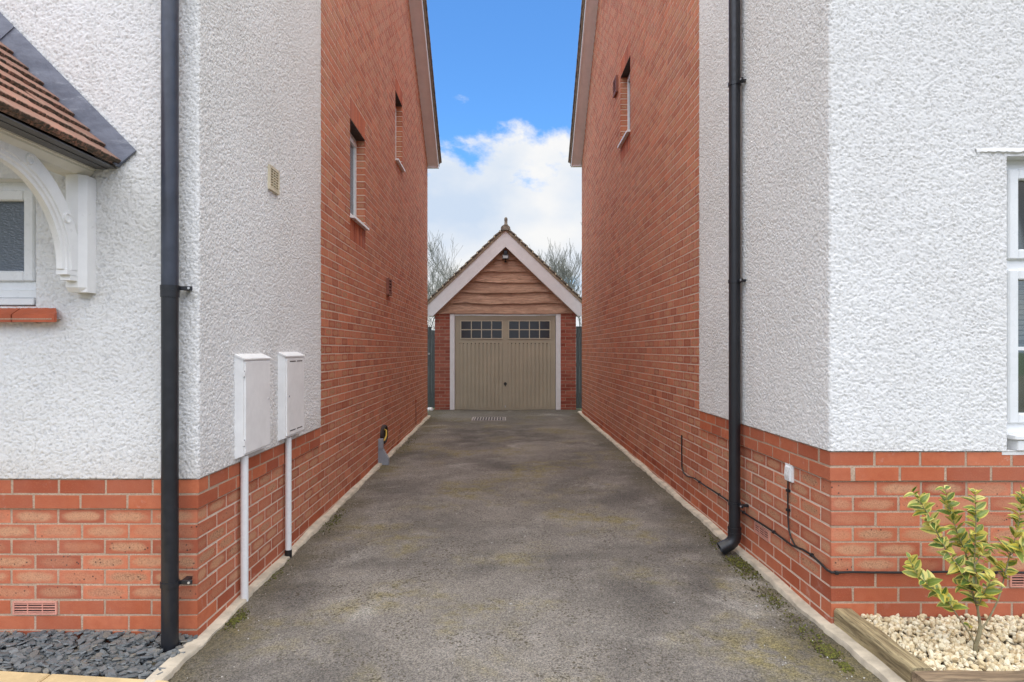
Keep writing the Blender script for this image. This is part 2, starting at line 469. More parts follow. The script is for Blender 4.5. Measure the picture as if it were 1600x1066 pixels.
def dark_glass(name, col, rough=0.08, ripple=0.0):
    m, nt, b = node_mat(name)
    q = NB(nt)
    g = q.n('ShaderNodeNewGeometry').outputs['Position']
    b.inputs['Base Color'].default_value = (*col, 1)
    b.inputs['Roughness'].default_value = rough
    b.inputs['Specular IOR Level'].default_value = 0.7
    if ripple:
        mp = q.n('ShaderNodeMapping', {'Vector': g, 'Scale': (1, 1, 2.2)}).outputs[0]
        q.link(q.bump(q.noise(mp, 55, 3, 0.5), ripple, 0.01), b.inputs['Normal'])
    MATS[name] = m
dark_glass('obscured_glass', (0.11, 0.135, 0.165), 0.12, 0.5)
dark_glass('garage_glass', (0.022, 0.022, 0.028), 0.16, 0.0)
dark_glass('lens_glass', (0.45, 0.47, 0.48), 0.1, 0.0)
def clear_glass():
    m, nt, b = node_mat('clear_glass')
    q = NB(nt)
    gl = q.n('ShaderNodeBsdfGlossy', {'Roughness': 0.02})
    trn = q.n('ShaderNodeBsdfTransparent', {'Color': (0.86, 0.9, 0.89, 1)})
    fr = q.n('ShaderNodeFresnel', {'IOR': 1.55})
    fac = q.math('MULTIPLY_ADD', fr.outputs[0], 1.6, 0.03)
    mx = q.n('ShaderNodeMixShader', {0: fac})
    q.link(trn.outputs[0], mx.inputs[1])
    q.link(gl.outputs[0], mx.inputs[2])
    q.link(mx.outputs[0], nt.nodes['Material Output'].inputs['Surface'])
    MATS['clear_glass'] = m
clear_glass()

# ------------------------------------------------------------------ mesh builder
class MB:
    def __init__(s):
        s.v, s.f = [], []
    def add(s, vs, fs):
        o = len(s.v)
        s.v += [tuple(v) for v in vs]
        s.f += [tuple(i + o for i in f) for f in fs]
        return s
    def box(s, x0, x1, y0, y1, z0, z1, c=0.0):
        x0, x1 = min(x0, x1), max(x0, x1)
        y0, y1 = min(y0, y1), max(y0, y1)
        z0, z1 = min(z0, z1), max(z0, z1)
        if c <= 0:
            vs = [(x, y, z) for z in (z0, z1) for y in (y0, y1) for x in (x0, x1)]
            return s.add(vs, [(0, 2, 3, 1), (4, 5, 7, 6), (0, 1, 5, 4), (2, 6, 7, 3), (0, 4, 6, 2), (1, 3, 7, 5)])
        V, Fc = chamfer_box(x1 - x0, y1 - y0, z1 - z0, c)
        cx, cy, cz = (x0 + x1) / 2, (y0 + y1) / 2, (z0 + z1) / 2
        return s.add([(a + cx, b + cy, d + cz) for a, b, d in V], Fc)
    def prism(s, poly, a, b):
        """poly: list of 3-D points (a loop); a, b: offset vectors of the two ends"""
        n = len(poly)
        a, b = Vector(a), Vector(b)
        vs = [Vector(p) + a for p in poly] + [Vector(p) + b for p in poly]
        fs = [tuple(range(n - 1, -1, -1)), tuple(range(n, 2 * n))]
        fs += [(i, (i + 1) % n, n + (i + 1) % n, n + i) for i in range(n)]
        return s.add(vs, fs)
    def tube(s, pts, r, n=12, cap=True):
        pts = [Vector(p) for p in pts]
        rs = r if isinstance(r, (list, tuple)) else [r] * len(pts)
        up = None
        rings = []
        for i, p in enumerate(pts):
            d = (pts[min(i + 1, len(pts) - 1)] - pts[max(i - 1, 0)]).normalized()
            if up is None:
                t = Vector((0, 0, 1)) if abs(d.z) < 0.9 else Vector((1, 0, 0))
                up = d.cross(t).normalized()
            else:
                up = (up - d * up.dot(d)).normalized()
            sd = d.cross(up)
            rings.append([p + (up * math.cos(2 * math.pi * k / n) + sd * math.sin(2 * math.pi * k / n)) * rs[i] for k in range(n)])
        o = len(s.v)
        for rg in rings:
            s.v += [tuple(v) for v in rg]
        for i in range(len(pts) - 1):
            for k in range(n):
                a, b = o + i * n + k, o + i * n + (k + 1) % n
                s.f.append((a, b, b + n, a + n))
        if cap:
            s.f.append(tuple(o + k for k in range(n - 1, -1, -1)))
            e = o + (len(pts) - 1) * n
            s.f.append(tuple(e + k for k in range(n)))
        return s
    def build(s, name, mat, parent=None, smooth=False):
        root = top(parent)
        off = root.location if root else Vector((0, 0, 0))
        me = bpy.data.meshes.new(name)
        me.from_pydata([(v[0] - off[0], v[1] - off[1], v[2] - off[2]) for v in s.v], [], s.f)
        me.update()
        return place(name, me, mat, parent, smooth)
def top(o):
    while o is not None and o.parent is not None:
        o = o.parent
    return o
def place(name, me, mat, parent=None, smooth=False):
    if mat is not None and not me.materials:
        me.materials.append(MATS[mat])
    if smooth:
        me.polygons.foreach_set('use_smooth', [True] * len(me.polygons))
        try:
            me.set_sharp_from_angle(angle=R(40))
        except Exception:
            pass
    o = bpy.data.objects.new(name, me)
    C.objects.link(o)
    if parent is not None:
        o.parent = parent
    return o
def chamfer_box(lx, ly, lz, c):
    V, idx = [], {}
    h = (lx / 2, ly / 2, lz / 2)
    c = min(c, *(q * 0.9 for q in h))
    for sx in (-1, 1):
        for sy in (-1, 1):
            for sz in (-1, 1):
                for a in range(3):
                    sg = (sx, sy, sz)
                    p = [sg[i] * (h[i] if i == a else h[i] - c) for i in range(3)]
                    idx[(sx, sy, sz, a)] = len(V)
                    V.append(tuple(p))
    Fc = []
    def orient(f):
        ps = [Vector(V[i]) for i in f]
        cen = sum(ps, Vector()) / len(ps)
        nn = (ps[1] - ps[0]).cross(ps[2] - ps[0])
        return f if nn.dot(cen) > 0 else f[::-1]
    sq = [(-1, -1), (1, -1), (1, 1), (-1, 1)]
    for a in range(3):
        for sg in (-1, 1):
            f = []
            for p, q in sq:
                k = [0, 0, 0]
                k[a] = sg
                k[(a + 1) % 3] = p
                k[(a + 2) % 3] = q
                f.append(idx[(*k, a)])
            Fc.append(orient(tuple(f)))
    for a in range(3):
        b, d = (a + 1) % 3, (a + 2) % 3
        for p, q in sq:
            f = []
            for t, ax in ((-1, b), (1, b), (1, d), (-1, d)):
                k = [0, 0, 0]
                k[a], k[b], k[d] = t, p, q
                f.append(idx[(*k, ax)])
            Fc.append(orient(tuple(f)))
    for sx in (-1, 1):
        for sy in (-1, 1):
            for sz in (-1, 1):
                Fc.append(orient((idx[(sx, sy, sz, 0)], idx[(sx, sy, sz, 1)], idx[(sx, sy, sz, 2)])))
    return V, Fc
def empty(name, loc=(0, 0, 0), label=None, cat=None, group=None):
    o = bpy.data.objects.new(name, None)
    C.objects.link(o)
    o.location = loc
    o.empty_display_size = 0.2
    tag(o, label, cat, group)
    return o
def tag(o, label=None, cat=None, group=None, kind=None):
    if label: o['label'] = label
    if cat: o['category'] = cat
    if group: o['group'] = group
    if kind: o['kind'] = kind
    return o
def bx(name, mat, parent, x0, x1, y0, y1, z0, z1, c=0.0, smooth=False):
    return MB().box(x0, x1, y0, y1, z0, z1, c).build(name, mat, parent, smooth)

# ---- 2-D value noise on numpy arrays
def vnoise(a, b, cell, seed):
    x, y = a / cell, b / cell
    xi, yi = np.floor(x).astype(np.int64), np.floor(y).astype(np.int64)
    fx, fy = x - xi, y - yi
    fx, fy = fx * fx * (3 - 2 * fx), fy * fy * (3 - 2 * fy)
    def hsh(i, j):
        h = (i * 374761393 + j * 668265263 + seed * 144269504) & 0xffffffff
        h = ((h ^ (h >> 13)) * 1274126177) & 0xffffffff
        return ((h ^ (h >> 16)) & 0xffff) / 65535.0
    return (hsh(xi, yi) * (1 - fx) + hsh(xi + 1, yi) * fx) * (1 - fy) + (hsh(xi, yi + 1) * (1 - fx) + hsh(xi + 1, yi + 1) * fx) * fy

# ------------------------------------------------------------------ the place: main measures
D = 3.14                       # both house fronts
XL, XR = -1.516, 1.62          # brick faces of the two flank walls
YL, YR = 12.64, 13.17          # far ends of the flanks
YREND = 5.20                   # render stops here
ZTL, ZTR = 0.711, 0.847        # top of the brick plinths
CH = 0.075                     # course height
def gz(x, y):
    t = max(-0.4, min(1.0, (y - D) / 10.0))
    s = max(0.0, min(1.0, (x - XL) / (XR - XL)))
    l = -0.095 + 0.105 * t
    r = -0.028 + 0.038 * t
    return l * (1 - s) + r * s

# ------------------------------------------------------------------ ground
def sheet(name, mat, x0, x1, y0, y1, zf, nx, ny, kind='structure'):
    m = MB()
    for j in range(ny + 1):
        for i in range(nx + 1):
            x, y = x0 + (x1 - x0) * i / nx, y0 + (y1 - y0) * j / ny
            m.v.append((x, y, zf(x, y)))
    for j in range(ny):
        for i in range(nx):
            a = j * (nx + 1) + i
            m.f.append((a, a + 1, a + nx + 2, a + nx + 1))
    return tag(m.build(name, mat), kind=kind)
sheet('ground', 'field_grass', -400, 400, -300, 700, lambda x, y: -0.30, 8, 8)
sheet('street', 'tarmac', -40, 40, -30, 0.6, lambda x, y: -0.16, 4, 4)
# drive: concave at the gully
drv = MB()
nx, ny = 24, 110
for j in range(ny + 1):
    for i in range(nx + 1):
        y = 0.4 + (14.3 - 0.4) * j / ny
        x = -1.62 + 3.32 * i / nx
        wob = 0.004 * math.sin(x * 3.1 + y * 1.7) + 0.003 * math.sin(y * 4.3 - x * 2.0)
        drv.v.append((x, y, gz(x, y) + wob))
for j in range(ny):
    for i in range(nx):
        a = j * (nx + 1) + i
        drv.f.append((a, a + 1, a + nx + 2, a + nx + 1))
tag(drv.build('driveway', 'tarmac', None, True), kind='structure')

# concrete haunch strips along both walls
def strip(name, xw, sgn, y0, y1, wid):
    m = MB()
    n = int((y1 - y0) / 0.03)
    for i in range(n + 1):
        y = y0 + (y1 - y0) * i / n
        w_ = wid * (1 + 0.06 * math.sin(y * 6.1 + sgn) + 0.05 * math.sin(y * 23.0) + 0.10 * (rnd.random() - 0.5))
        z = gz(xw, y)
        t = 0.022 + 0.006 * math.sin(y * 5.3)
        for xx, zz in ((0, t + 0.006), (w_ * 0.93, t), (w_, t * 0.7), (w_ * 1.03, -0.04)):
            m.v.append((xw + sgn * xx, y, z + zz))
    for i in range(n):
        for k in range(3):
            a = i * 4 + k
            m.f.append((a, a + 1, a + 5, a + 4) if sgn < 0 else (a, a + 4, a + 5, a + 1))
    return tag(m.build(name, 'concrete_strip', None, True), kind='structure')
strip('concrete_edging', XL - 0.02, 1, 2.2, YL + 0.1, 0.072)
strip('concrete_edging', XR + 0.02, -1, 2.2, YR + 0.3, 0.072)

# ------------------------------------------------------------------ brickwork
TEMPL = {}
def brick_arrays(L, W, H, c=0.0014):
    """local x along wall, y depth (front at +y), z up; returns verts, faces, uv per loop"""
    V, Fc = chamfer_box(L, W, H, c)
    uvs = []
    for f in Fc:
        for i in f:
            x, y, z = V[i]
            ps = [Vector(V[k]) for k in f]
            nn = (ps[1] - ps[0]).cross(ps[2] - ps[0])
            if abs(nn.x) > abs(nn.y) and abs(nn.x) > abs(nn.z):
                uvs.append((y / W + 0.5, z / H + 0.5))
            elif abs(nn.z) > abs(nn.y):
                uvs.append((x / L + 0.5, 0.02))
            else:
                uvs.append((x / L + 0.5, z / H + 0.5))
    return V, Fc, uvs
BMESH = {}
def brick_mesh(L, W, H, mat):
    key = (round(L, 3), round(W, 3), round(H, 3), mat)
    if key not in BMESH:
        V, Fc, uvs = brick_arrays(*key[:3])
        jr = random.Random(hash(key[:3]) & 0xffff)
        V = [(x + jr.uniform(-.0012, .0012), y + jr.uniform(-.0008, .0008), z + jr.uniform(-.0010, .0010)) for x, y, z in V]
        me = bpy.data.meshes.new('brick')
        me.from_pydata(V, [], Fc)
        ul = me.uv_layers.new(name='UVMap')
        ul.data.foreach_set('uv', [c for t in uvs for c in t])
        me.materials.append(MATS[mat])
        BMESH[key] = me
    return BMESH[key]

class Brickwork:
    """a list of bricks: centre, angle about Z (local +y is the face), length, depth, height, material"""
    def __init__(s):
        s.b = []
    def add(s, cen, ang, L, W, H, mat):
        s.b.append((Vector(cen), ang, L, W, H, mat))
    def area(s, b):
        cen, ang, L, W, H, mat = b
        nrm = Vector((-math.sin(ang), math.cos(ang), 0))
        al = Vector((math.cos(ang), math.sin(ang), 0))
        if cen.y < 0.5:
            return 0
        f = cen + nrm * W / 2
        px, py = XC + f.x * F / f.y, YC - (f.z - EYE) * F / f.y
        if not (-20 < px < 1620 and -20 < py < 1090):
            return 0.0
        view = (Vector((0, 0, EYE)) - f)
        a = L * H * (F / f.y) ** 2 * max(0, view.dot(nrm) / abs(f.y))
        if a <= 0:      # header end seen
            a = 0.01
        return a
    def build(s, parent, limit=300):
        root = top(parent)
        off = root.location
        order = sorted(range(len(s.b)), key=lambda i: -s.area(s.b[i]))
        near, far = order[:limit], order[limit:]
        for i in near:
            cen, ang, L, W, H, mat = s.b[i]
            o = place('brick', brick_mesh(L, W, H, mat), None, parent)
            o.location = cen - off + Vector((rnd.uniform(-.0004, .0004), rnd.uniform(-.0004, .0004), rnd.uniform(-.0012, .0012)))
            o.rotation_euler = (rnd.uniform(-.003, .003), rnd.uniform(-.005, .005), ang + rnd.uniform(-.0025, .0025))
        bymat = {}
        for i in far:
            bymat.setdefault(s.b[i][5], []).append(s.b[i])
        mats = list(bymat)
        VV, FF, UV, TN, MI = [], [], [], [], []
        base = 0
        for mi, mt in enumerate(mats):
            for cen, ang, L, W, H, mat in bymat[mt]:
                key = (round(L, 3), round(W, 3), round(H, 3))
                if key not in TEMPL:
                    V, Fc, uvs = brick_arrays(*key)
                    TEMPL[key] = (np.array(V), Fc, uvs)
                V, Fc, uvs = TEMPL[key]
                ca, sa = math.cos(ang), math.sin(ang)
                jx, jy, jz = rnd.uniform(-.001, .001), rnd.uniform(-.0002, .0006), rnd.uniform(-.001, .001)
                q = np.empty_like(V)
                yy = V[:, 1] + jy
                q[:, 0] = V[:, 0] * ca - yy * sa + cen.x - off.x
                q[:, 1] = V[:, 0] * sa + yy * ca + cen.y - off.y
                q[:, 2] = V[:, 2] + cen.z - off.z + jz
                VV.append(q)
                FF += [tuple(i + base for i in f) for f in Fc]
                base += len(V)
                UV += uvs
                t = rnd.random()
                TN += [t] * len(V)
                MI += [mi] * len(Fc)
        if not VV:
            return
        me = bpy.data.meshes.new('brick_courses')
        me.from_pydata(np.concatenate(VV).tolist(), [], FF)
        ul = me.uv_layers.new(name='UVMap')
        ul.data.foreach_set('uv', np.array(UV, dtype=np.float32).ravel())
        at = me.attributes.new('tone', 'FLOAT', 'POINT')
        at.data.foreach_set('value', np.array(TN, dtype=np.float32))
        for mt in mats:
            me.materials.append(MATS[mt])
        me.polygons.foreach_set('material_index', MI)
        me.update()
        o = place('brick_courses', me, None, parent)
        tag(o, kind='stuff')

BH, BW, J = 0.0645, 0.1025, 0.0105
def run(bw, k, u0, u1, start, holes, put, ztop, matf, pitch=0.225, proud=0.0):
    """one course: joints at start + n*pitch; brick intervals clipped to [u0,u1] minus holes"""
    z1 = ztop - CH * k
    zc = z1 - CH / 2
    n = math.floor((u0 - start) / pitch) - 1
    u = start + n * pitch
    cuts, allsegs = [], []
    for (a, b, za, zb) in holes:
        if za < zc < zb:
            cuts.append((a, b))
    while u < u1:
        segs = [(max(u, u0), min(u + pitch - J, u1))]
        for a, b in cuts:
            ns = []
            for s0, s1 in segs:
                if b <= s0 or a >= s1:
                    ns.append((s0, s1))
                else:
                    if a - s0 > 0.001: ns.append((s0, a))
                    if s1 - b > 0.001: ns.append((b, s1))
            segs = ns
        for s0, s1 in segs:
            if s1 - s0 > 0.001:
                allsegs.append([s0, s1])
        u += pitch
    i = 0
    while i < len(allsegs):                 # slivers join the neighbouring brick
        a, b = allsegs[i]
        if b - a < 0.05 and len(allsegs) > 1:
            if i + 1 < len(allsegs) and allsegs[i + 1][0] - b < J * 1.6:
                allsegs[i + 1][0] = a
                allsegs.pop(i)
                continue
            if i > 0 and a - allsegs[i - 1][1] < J * 1.6:
                allsegs[i - 1][1] = b
                allsegs.pop(i)
                continue
        i += 1
    for s0, s1 in allsegs:
        if s1 - s0 > 0.018:
            put(s0, s1, zc, matf(k, (s0 + s1) / 2), proud)

def snap(z, zt):
    return zt + round((z - zt) / CH) * CH

# ------------------------------------------------------------------ roughcast sheets
def roughcast_sheet(name, parent, path, zs, holes, seed, amp=0.0050):
    """path: list of (x, y, nx, ny, s) columns; zs: heights; holes: (s0, s1, z0, z1)"""
    cols = np.array([(p[0], p[1], p[2], p[3], p[4]) for p in path])
    zz = np.array(zs)
    Sg, Zg = np.meshgrid(cols[:, 4], zz)
    ca, sa = math.cos(0.6), math.sin(0.6)
    A, B = Sg * ca - Zg * sa, Sg * sa + Zg * ca
    wh = np.random.default_rng(seed).random(Sg.shape)
    n = 0.46 * wh + 0.34 * vnoise(A + 3, B, 0.0105, seed) + 0.20 * vnoise(Sg * ca + Zg * sa, Zg * ca - Sg * sa + 5, 0.019, seed + 1)
    n = np.clip((n - 0.25) / 0.45, 0, 1) ** 0.8
    n += 0.3 * (vnoise(Sg, Zg, 0.5, seed + 4) - 0.5)
    d = (n - 0.6) * amp - 0.0048 * (wh < 0.10)
    # bottom edge: turned in below the last row
    X = cols[None, :, 0] + cols[None, :, 2] * d
    Y = cols[None, :, 1] + cols[None, :, 3] * d
    off = top(parent).location
    nr, nc = Sg.shape
    V = np.stack([X - off.x, Y - off.y, Zg - off.z + 0.25 * d], -1).reshape(-1, 3)
    idx = np.arange(nr * nc).reshape(nr, nc)
    a, b, c, e = idx[:-1, :-1], idx[:-1, 1:], idx[1:, 1:], idx[1:, :-1]
    sc, zc = 0.5 * (Sg[:-1, :-1] + Sg[1:, 1:]), 0.5 * (Zg[:-1, :-1] + Zg[1:, 1:])
    keep = np.ones_like(sc, bool)
    for s0, s1, z0, z1 in holes:
        keep &= ~((sc > s0) & (sc < s1) & (zc > z0) & (zc < z1))
    quads = np.stack([a[keep], b[keep], c[keep], e[keep]], -1)
    # bottom lip
    bot = V.reshape(nr, nc, 3)[0]
    lip = bot.copy()
    lip[:, 0] -= cols[:, 2] * 0.03
    lip[:, 1] -= cols[:, 3] * 0.03
    Vall = np.concatenate([V, lip])
    li = nr * nc + np.arange(nc)
    lq = np.stack([li[:-1], li[1:], idx[0, 1:], idx[0, :-1]], -1)
    Q = np.concatenate([quads, lq])
    me = bpy.data.meshes.new(name)
    me.vertices.add(len(Vall))
    me.vertices.foreach_set('co', Vall.astype(np.float32).ravel())
    me.loops.add(len(Q) * 4)
    me.loops.foreach_set('vertex_index', Q.astype(np.int32).ravel())
    me.polygons.add(len(Q))
    me.polygons.foreach_set('loop_start', np.arange(0, len(Q) * 4, 4, dtype=np.int32))
    me.polygons.foreach_set('use_smooth', np.ones(len(Q), bool))
    me.update(calc_edges=True)
    me.validate()
    return place(name, me, 'roughcast', parent)
def fine(a, b, st, extra=()):
    n = max(1, int(round(abs(b - a) / st)))
    v = [a + (b - a) * i / n for i in range(n + 1)]
    v = sorted(set(v) | {e for e in extra if min(a, b) < e < max(a, b)}, reverse=b < a)
    return v
REND = 0.018     # render stands this proud of the brick face

def house_shell(sign, label, xs, yfar, ztop, verge, holes_side, holes_front, wins, seed, xout, front_pitch, airbricks):
    """sign -1: house left of the drive (flank faces +x); +1: right of the drive (flank faces -x)"""
    root = empty('house', (xs + sign * 2.0, D + 1.0, -0.2), label, 'house', 'rendered brick houses')
    f = -sign                                     # outward direction of the flank along x
    zy0, zz0, slope = verge                       # point (Y, z) where soffit meets the wall, and its slope going up towards the camera
    ymid = yfar - 3.9  # unseen ridge shifted back, front slope lowered so more sky reaches the flanks
    zrid = zz0 + slope * (zy0 - ymid)
    slf = (zrid - 5.0) / (ymid - D)
    def ztopline(y):
        return zz0 + slope * (zy0 - y) if y > ymid else zrid - slf * (ymid - y)
    # ---------- mortar core of the flank: boxes round the openings, face 6 mm behind the bricks
    core = MB()
    rec = 0.0017
    xf = xs - f * rec
    xb = xs - f * 0.30
    m = rec
    ys = sorted({D + 0.02, yfar - rec, *[h[0] - m for h in holes_side], *[h[1] + m for h in holes_side]})
    for i in range(len(ys) - 1):
        a, b = ys[i], ys[i + 1]
        mid = (a + b) / 2
        hs = sorted([(h[2] - m, h[3] + m) for h in holes_side if h[0] - m - 1e-6 < mid < h[1] + m + 1e-6])
        z = -0.35
        for z0, z1 in hs:
            core.box(xf, xb, a, b, z, z0)
            z = z1
        # gable top: polygon
        pts = [(a, z), (b, z)]
        tp = [(b, ztopline(b)), (a, ztopline(a))]
        if a < ymid < b:
            tp.insert(1, (ymid, ztopline(ymid)))
        core.prism([(xf, p[0], p[1]) for p in pts + tp], (0, 0, 0), (xb - xf, 0, 0))
    wall = core.build('brick_wall', 'pale_mortar', root)
    core = MB()
    # front core (plinth and backing of the render)
    x_in = xs - f * 0.30
    x_far = xs + sign * xout
    hx = sorted({*[v for h in holes_front for v in h[:2]]})
    xsn = sorted({x_in, x_far, *hx})
    for i in range(len(xsn) - 1):
        a, b = xsn[i], xsn[i + 1]
        mid = (a + b) / 2
        hs = sorted([(h[2], h[3]) for h in holes_front if h[0] - 1e-6 < mid < h[1] + 1e-6])
        z = -0.35
        for z0, z1 in hs:
            core.box(a, b, D + rec, D + 0.3, z, z0)
            z = z1
        core.box(a, b, D + rec, D + 0.3, z, zz0)
    core.box(xf, x_in, D + rec, D + 0.0195, -0.35, zz0)
    # the two projecting courses of the plinth carry their own bedding
    zp0, zp1 = ztop - 2 * CH + 0.004, ztop - 0.002
    pr = 0.012 - 0.0015
    core.box(xs - f * 0.02, xs + f * pr, D - pr, YREND - 0.002, zp0, zp1)
    core.box(xs - f * 0.02, x_far, D - pr, D + 0.02, zp0 + 0.0005, zp1 - 0.0005)
    core.build('front_wall', 'mortar', root)
    # ---------- bricks of the flank
    bw = Brickwork()
    ang_side = -math.pi / 2 if f > 0 else math.pi / 2      # local +y -> +x  or  -x
    ang_front = math.pi                                    # local +y -> -y
    def put_side(s0, s1, zc, mat, proud):
        bw.add((xs - f * (BW / 2 - proud), (s0 + s1) / 2, zc), ang_side, s1 - s0, BW, BH, mat)
    def put_front(s0, s1, zc, mat, proud):
        bw.add(((s0 + s1) / 2, D + BW / 2 - proud, zc), ang_front, s1 - s0, BW, BH + 0.001, mat)
    def mat_side(k, u):
        if k >= 9: return 'smooth_brick'
        if 0 <= k < 2 and u < YREND: return 'smooth_brick'
        return 'rustic_brick'
    def mat_front(k, u):
        return 'smooth_brick' if (k < 2 or k >= 8) else 'rustic_brick'
    kmax = int((ztop + 0.2) / CH) + 1
    kmin = -int((ztopline(ymid) - ztop) / CH) - 1
    hs_all = list(holes_side)
    for wv in wins:                                        # soldier courses replace three courses above (and below) an opening
        a, b, z0, z1, below = wv
        hs_all.append((a - 0.005, b + 0.005, z1 - 0.001, z1 + 3 * CH))
        if below:
            hs_all.append((a, b, z0 - 3 * CH, z0 + 0.001))
    ab_side, ab_front = airbricks
    for a, b, z0, z1 in ab_side:
        hs_all.append((a - J, b + J, z0, z1))
    for k in range(kmin, kmax):
        zc = ztop - CH * (k + 0.5)
        even = k % 2 == 0
        start = D + 0.1025 + J if even else D
        if k >= 0:
            for (a, b, pr) in ((D, YREND, 0.012 if k < 2 else 0.0), (YREND, yfar, 0.0)):
                st_ = start - (0.012 if (pr and not even) else 0.0)
                run(bw, k, max(a - 0.02, st_), b, st_, hs_all, put_side, ztop, mat_side, proud=pr) if a == D else run(bw, k, a, b, start, hs_all, put_side, ztop, mat_side)
        else:
            # up the gable: stop at the verge
            zt = zc + CH / 2
            yend = min(yfar, zy0 - (zt - zz0) / slope) if zt > zz0 - 0.0 else yfar
            ybeg = YREND - 0.05 if zt < 5.0 else max(YREND - 0.05, D + (zt - 5.0) / slf)
            if yend > ybeg + 0.1:
                run(bw, k, ybeg, yend, start, hs_all, put_side, ztop, mat_side)
    for a, b, z0, z1, below in wins:
        n = max(2, int(round((b - a) / CH)))
        st = (b - a) / n
        for i in range(n):
            for zc0 in ((z1,), (z1, z0 - 3 * CH))[bool(below)]:
                bw.add((xs - f * BW / 2, a + st * (i + 0.5), zc0 + 1.5 * CH - 0.004), ang_side, st - J * 0.9, BW, 3 * CH - J, 'smooth_brick')
    # ---------- bricks of the front plinth
    fh = [(a - J, b + J, z0, z1) for a, b, z0, z1 in ab_front]
    for k in range(0, kmax):
        even = k % 2 == 0
        pr = 0.012 if k < 2 else 0.0
        if sign < 0:
            hi = xs + pr if even else xs - BW - J
            start = xs - front_pitch + J if even else xs - BW - front_pitch
            run(bw, k, xs - xout, hi, start + (pr if even else 0), fh, put_front, ztop, mat_front, front_pitch, pr)
        else:
            lo = xs - pr if even else xs + BW + J
            run(bw, k, lo, xs + xout, lo, fh, put_front, ztop, mat_front, front_pitch, pr)
    bw.build(wall)
    # header ends of the proud corner courses belong to the bricks above; air bricks are parts of the wall
    for a, b, z0, z1 in ab_side:
        air_brick(wall, ('side', xs, f), a, b, z0 + 0.004, z1 - 0.006)
    for a, b, z0, z1 in ab_front:
        air_brick(wall, ('front', D, -1), a, b, z0 + 0.004, z1 - 0.006)
    # ---------- render: front -> round the arris -> flank -> return
    st = 0.0050
    path = []
    rr = 0.014
    s = 0.0
    yfr, xfl = D - REND, xs + f * REND
    edges = sorted({v for h in holes_front for v in h[:2]})
    # visible part fine, out-of-frame part coarse
    xvis = (-20 - XC) * D / F if sign < 0 else (1620 - XC) * D / F
    xs_far = xs + sign * xout
    pts = [x for x in fine(xs_far, xvis, 0.05, edges)][:-1] + fine(xvis, xfl - f * rr, st, edges)
    for x in pts:
        path.append((x, yfr, 0, -1, abs(x - xs_far)))
    s_c = abs(pts[-1] - xs_far)
    for i in range(1, 5):
        t = i / 5 * math.pi / 2
        path.append((xfl - f * rr + f * rr * math.sin(t), yfr + rr - rr * math.cos(t), f * math.sin(t), -math.cos(t), s_c + rr * t))
    s1 = s_c + rr * math.pi / 2
    for y in fine(yfr + rr, YREND, st):
        path.append((xfl, y, f, 0, s1 + (y - yfr - rr)))
    s2 = path[-1][4]
    path.append((xfl - f * 0.035, YREND + 0.001, 0, 0.2, s2 + 0.03))
    zvis = EYE + YC * YREND / F + 0.05
    zed = sorted({v for h in holes_front for v in h[2:4]})
    zs = fine(ztop + 0.002, zvis, st, zed) + fine(zvis, zz0 + 0.1, 0.06)[1:]
    hs = [(abs(h[0] - xs_far), abs(h[1] - xs_far), h[2], h[3]) for h in holes_front]
    hs = [(min(a, b), max(a, b), c, d) for a, b, c, d in hs]
    sh = roughcast_sheet('rendered_wall', root, path, zs, hs, seed)
    if sign > 0:
        sh.data.flip_normals()
    # plaster returns of the openings
    for a, b, z0, z1 in holes_front:
        rv = MB()
        y0, y1 = D - REND + 0.004, D + 0.13
        rv.box(a - 0.02, a + 0.001, y0, y1, z0, z1).box(b - 0.001, b + 0.02, y0, y1, z0, z1)
        rv.box(a - 0.02, b + 0.02, y0, y1, z1 - 0.001, z1 + 0.02).box(a - 0.02, b + 0.02, y0, y1, z0 - 0.02, z0 + 0.001)
        rv.build('window_reveal', 'roughcast', root)
    # ---------- rest of the shell: back, inner side and roof so that the house is closed
    shell = MB()
    xo = xs + sign * 7.0
    shell.box(min(xs + sign * 0.31, xo), max(xs + sign * 0.31, xo), yfar - 0.3, yfar - 0.004, -0.35, zz0)
    shell.box(min(xo, xo - sign * 0.3), max(xo, xo - sign * 0.3), D + 0.01, yfar - 0.3, -0.35, zz0)
    shell.box(min(x_far, xo), max(x_far, xo), D + 0.006, D + 0.3, -0.35, zz0)
    shell.build('rear_wall', 'roughcast', root)
    OH = 0.19
    xv = xs + f * (OH + 0.03)
    rf = MB()
    zr = ztopline(ymid)
    for ya, za, yb, zb in ((yfar + 0.17, zz0 - slope * 0.17, ymid, zr), (D - 0.35, 5.0 - slf * 0.35, ymid, zr)):
        t0, t1 = 0.10, 0.19
        rf.prism([(xv, ya, za + t0), (xv, yb, zb + t0), (xv, yb, zb + t1), (xv, ya, za + t1)], (0, 0, 0), (sign * 7.4, 0, 0))
    roof = rf.build('roof', 'roof_tile_grey', root)
    # soffit boards under the verge and barge boards outside them
    for nm, mat, x0, x1, t0, t1 in (('soffit', 'white_bargeboard', xs + f * 0.0, xs + f * (OH - 0.004), 0.0, 0.02), ('bargeboard', 'white_bargeboard', xs + f * (OH - 0.004), xs + f * (OH + 0.020), -0.02, 0.17)):
        for half in (0, 1):
            ya, yb = (yfar + 0.06, ymid) if half == 0 else (D - 0.1, ymid)
            za, zb = ztopline(yfar) - slope * (ya - yfar) if half == 0 else ztopline(D) - slf * (D - ya), zr
            bmb = MB().prism([(x0, ya, za + t0), (x0, yb, zb + t0), (x0, yb, zb + t1), (x0, ya, za + t1)], (0, 0, 0), (x1 - x0, 0, 0))
            bmb.build(nm, mat, root)
    # boxed end of the verge at the rear eaves
    ze = ztopline(yfar) - slope * 0.06
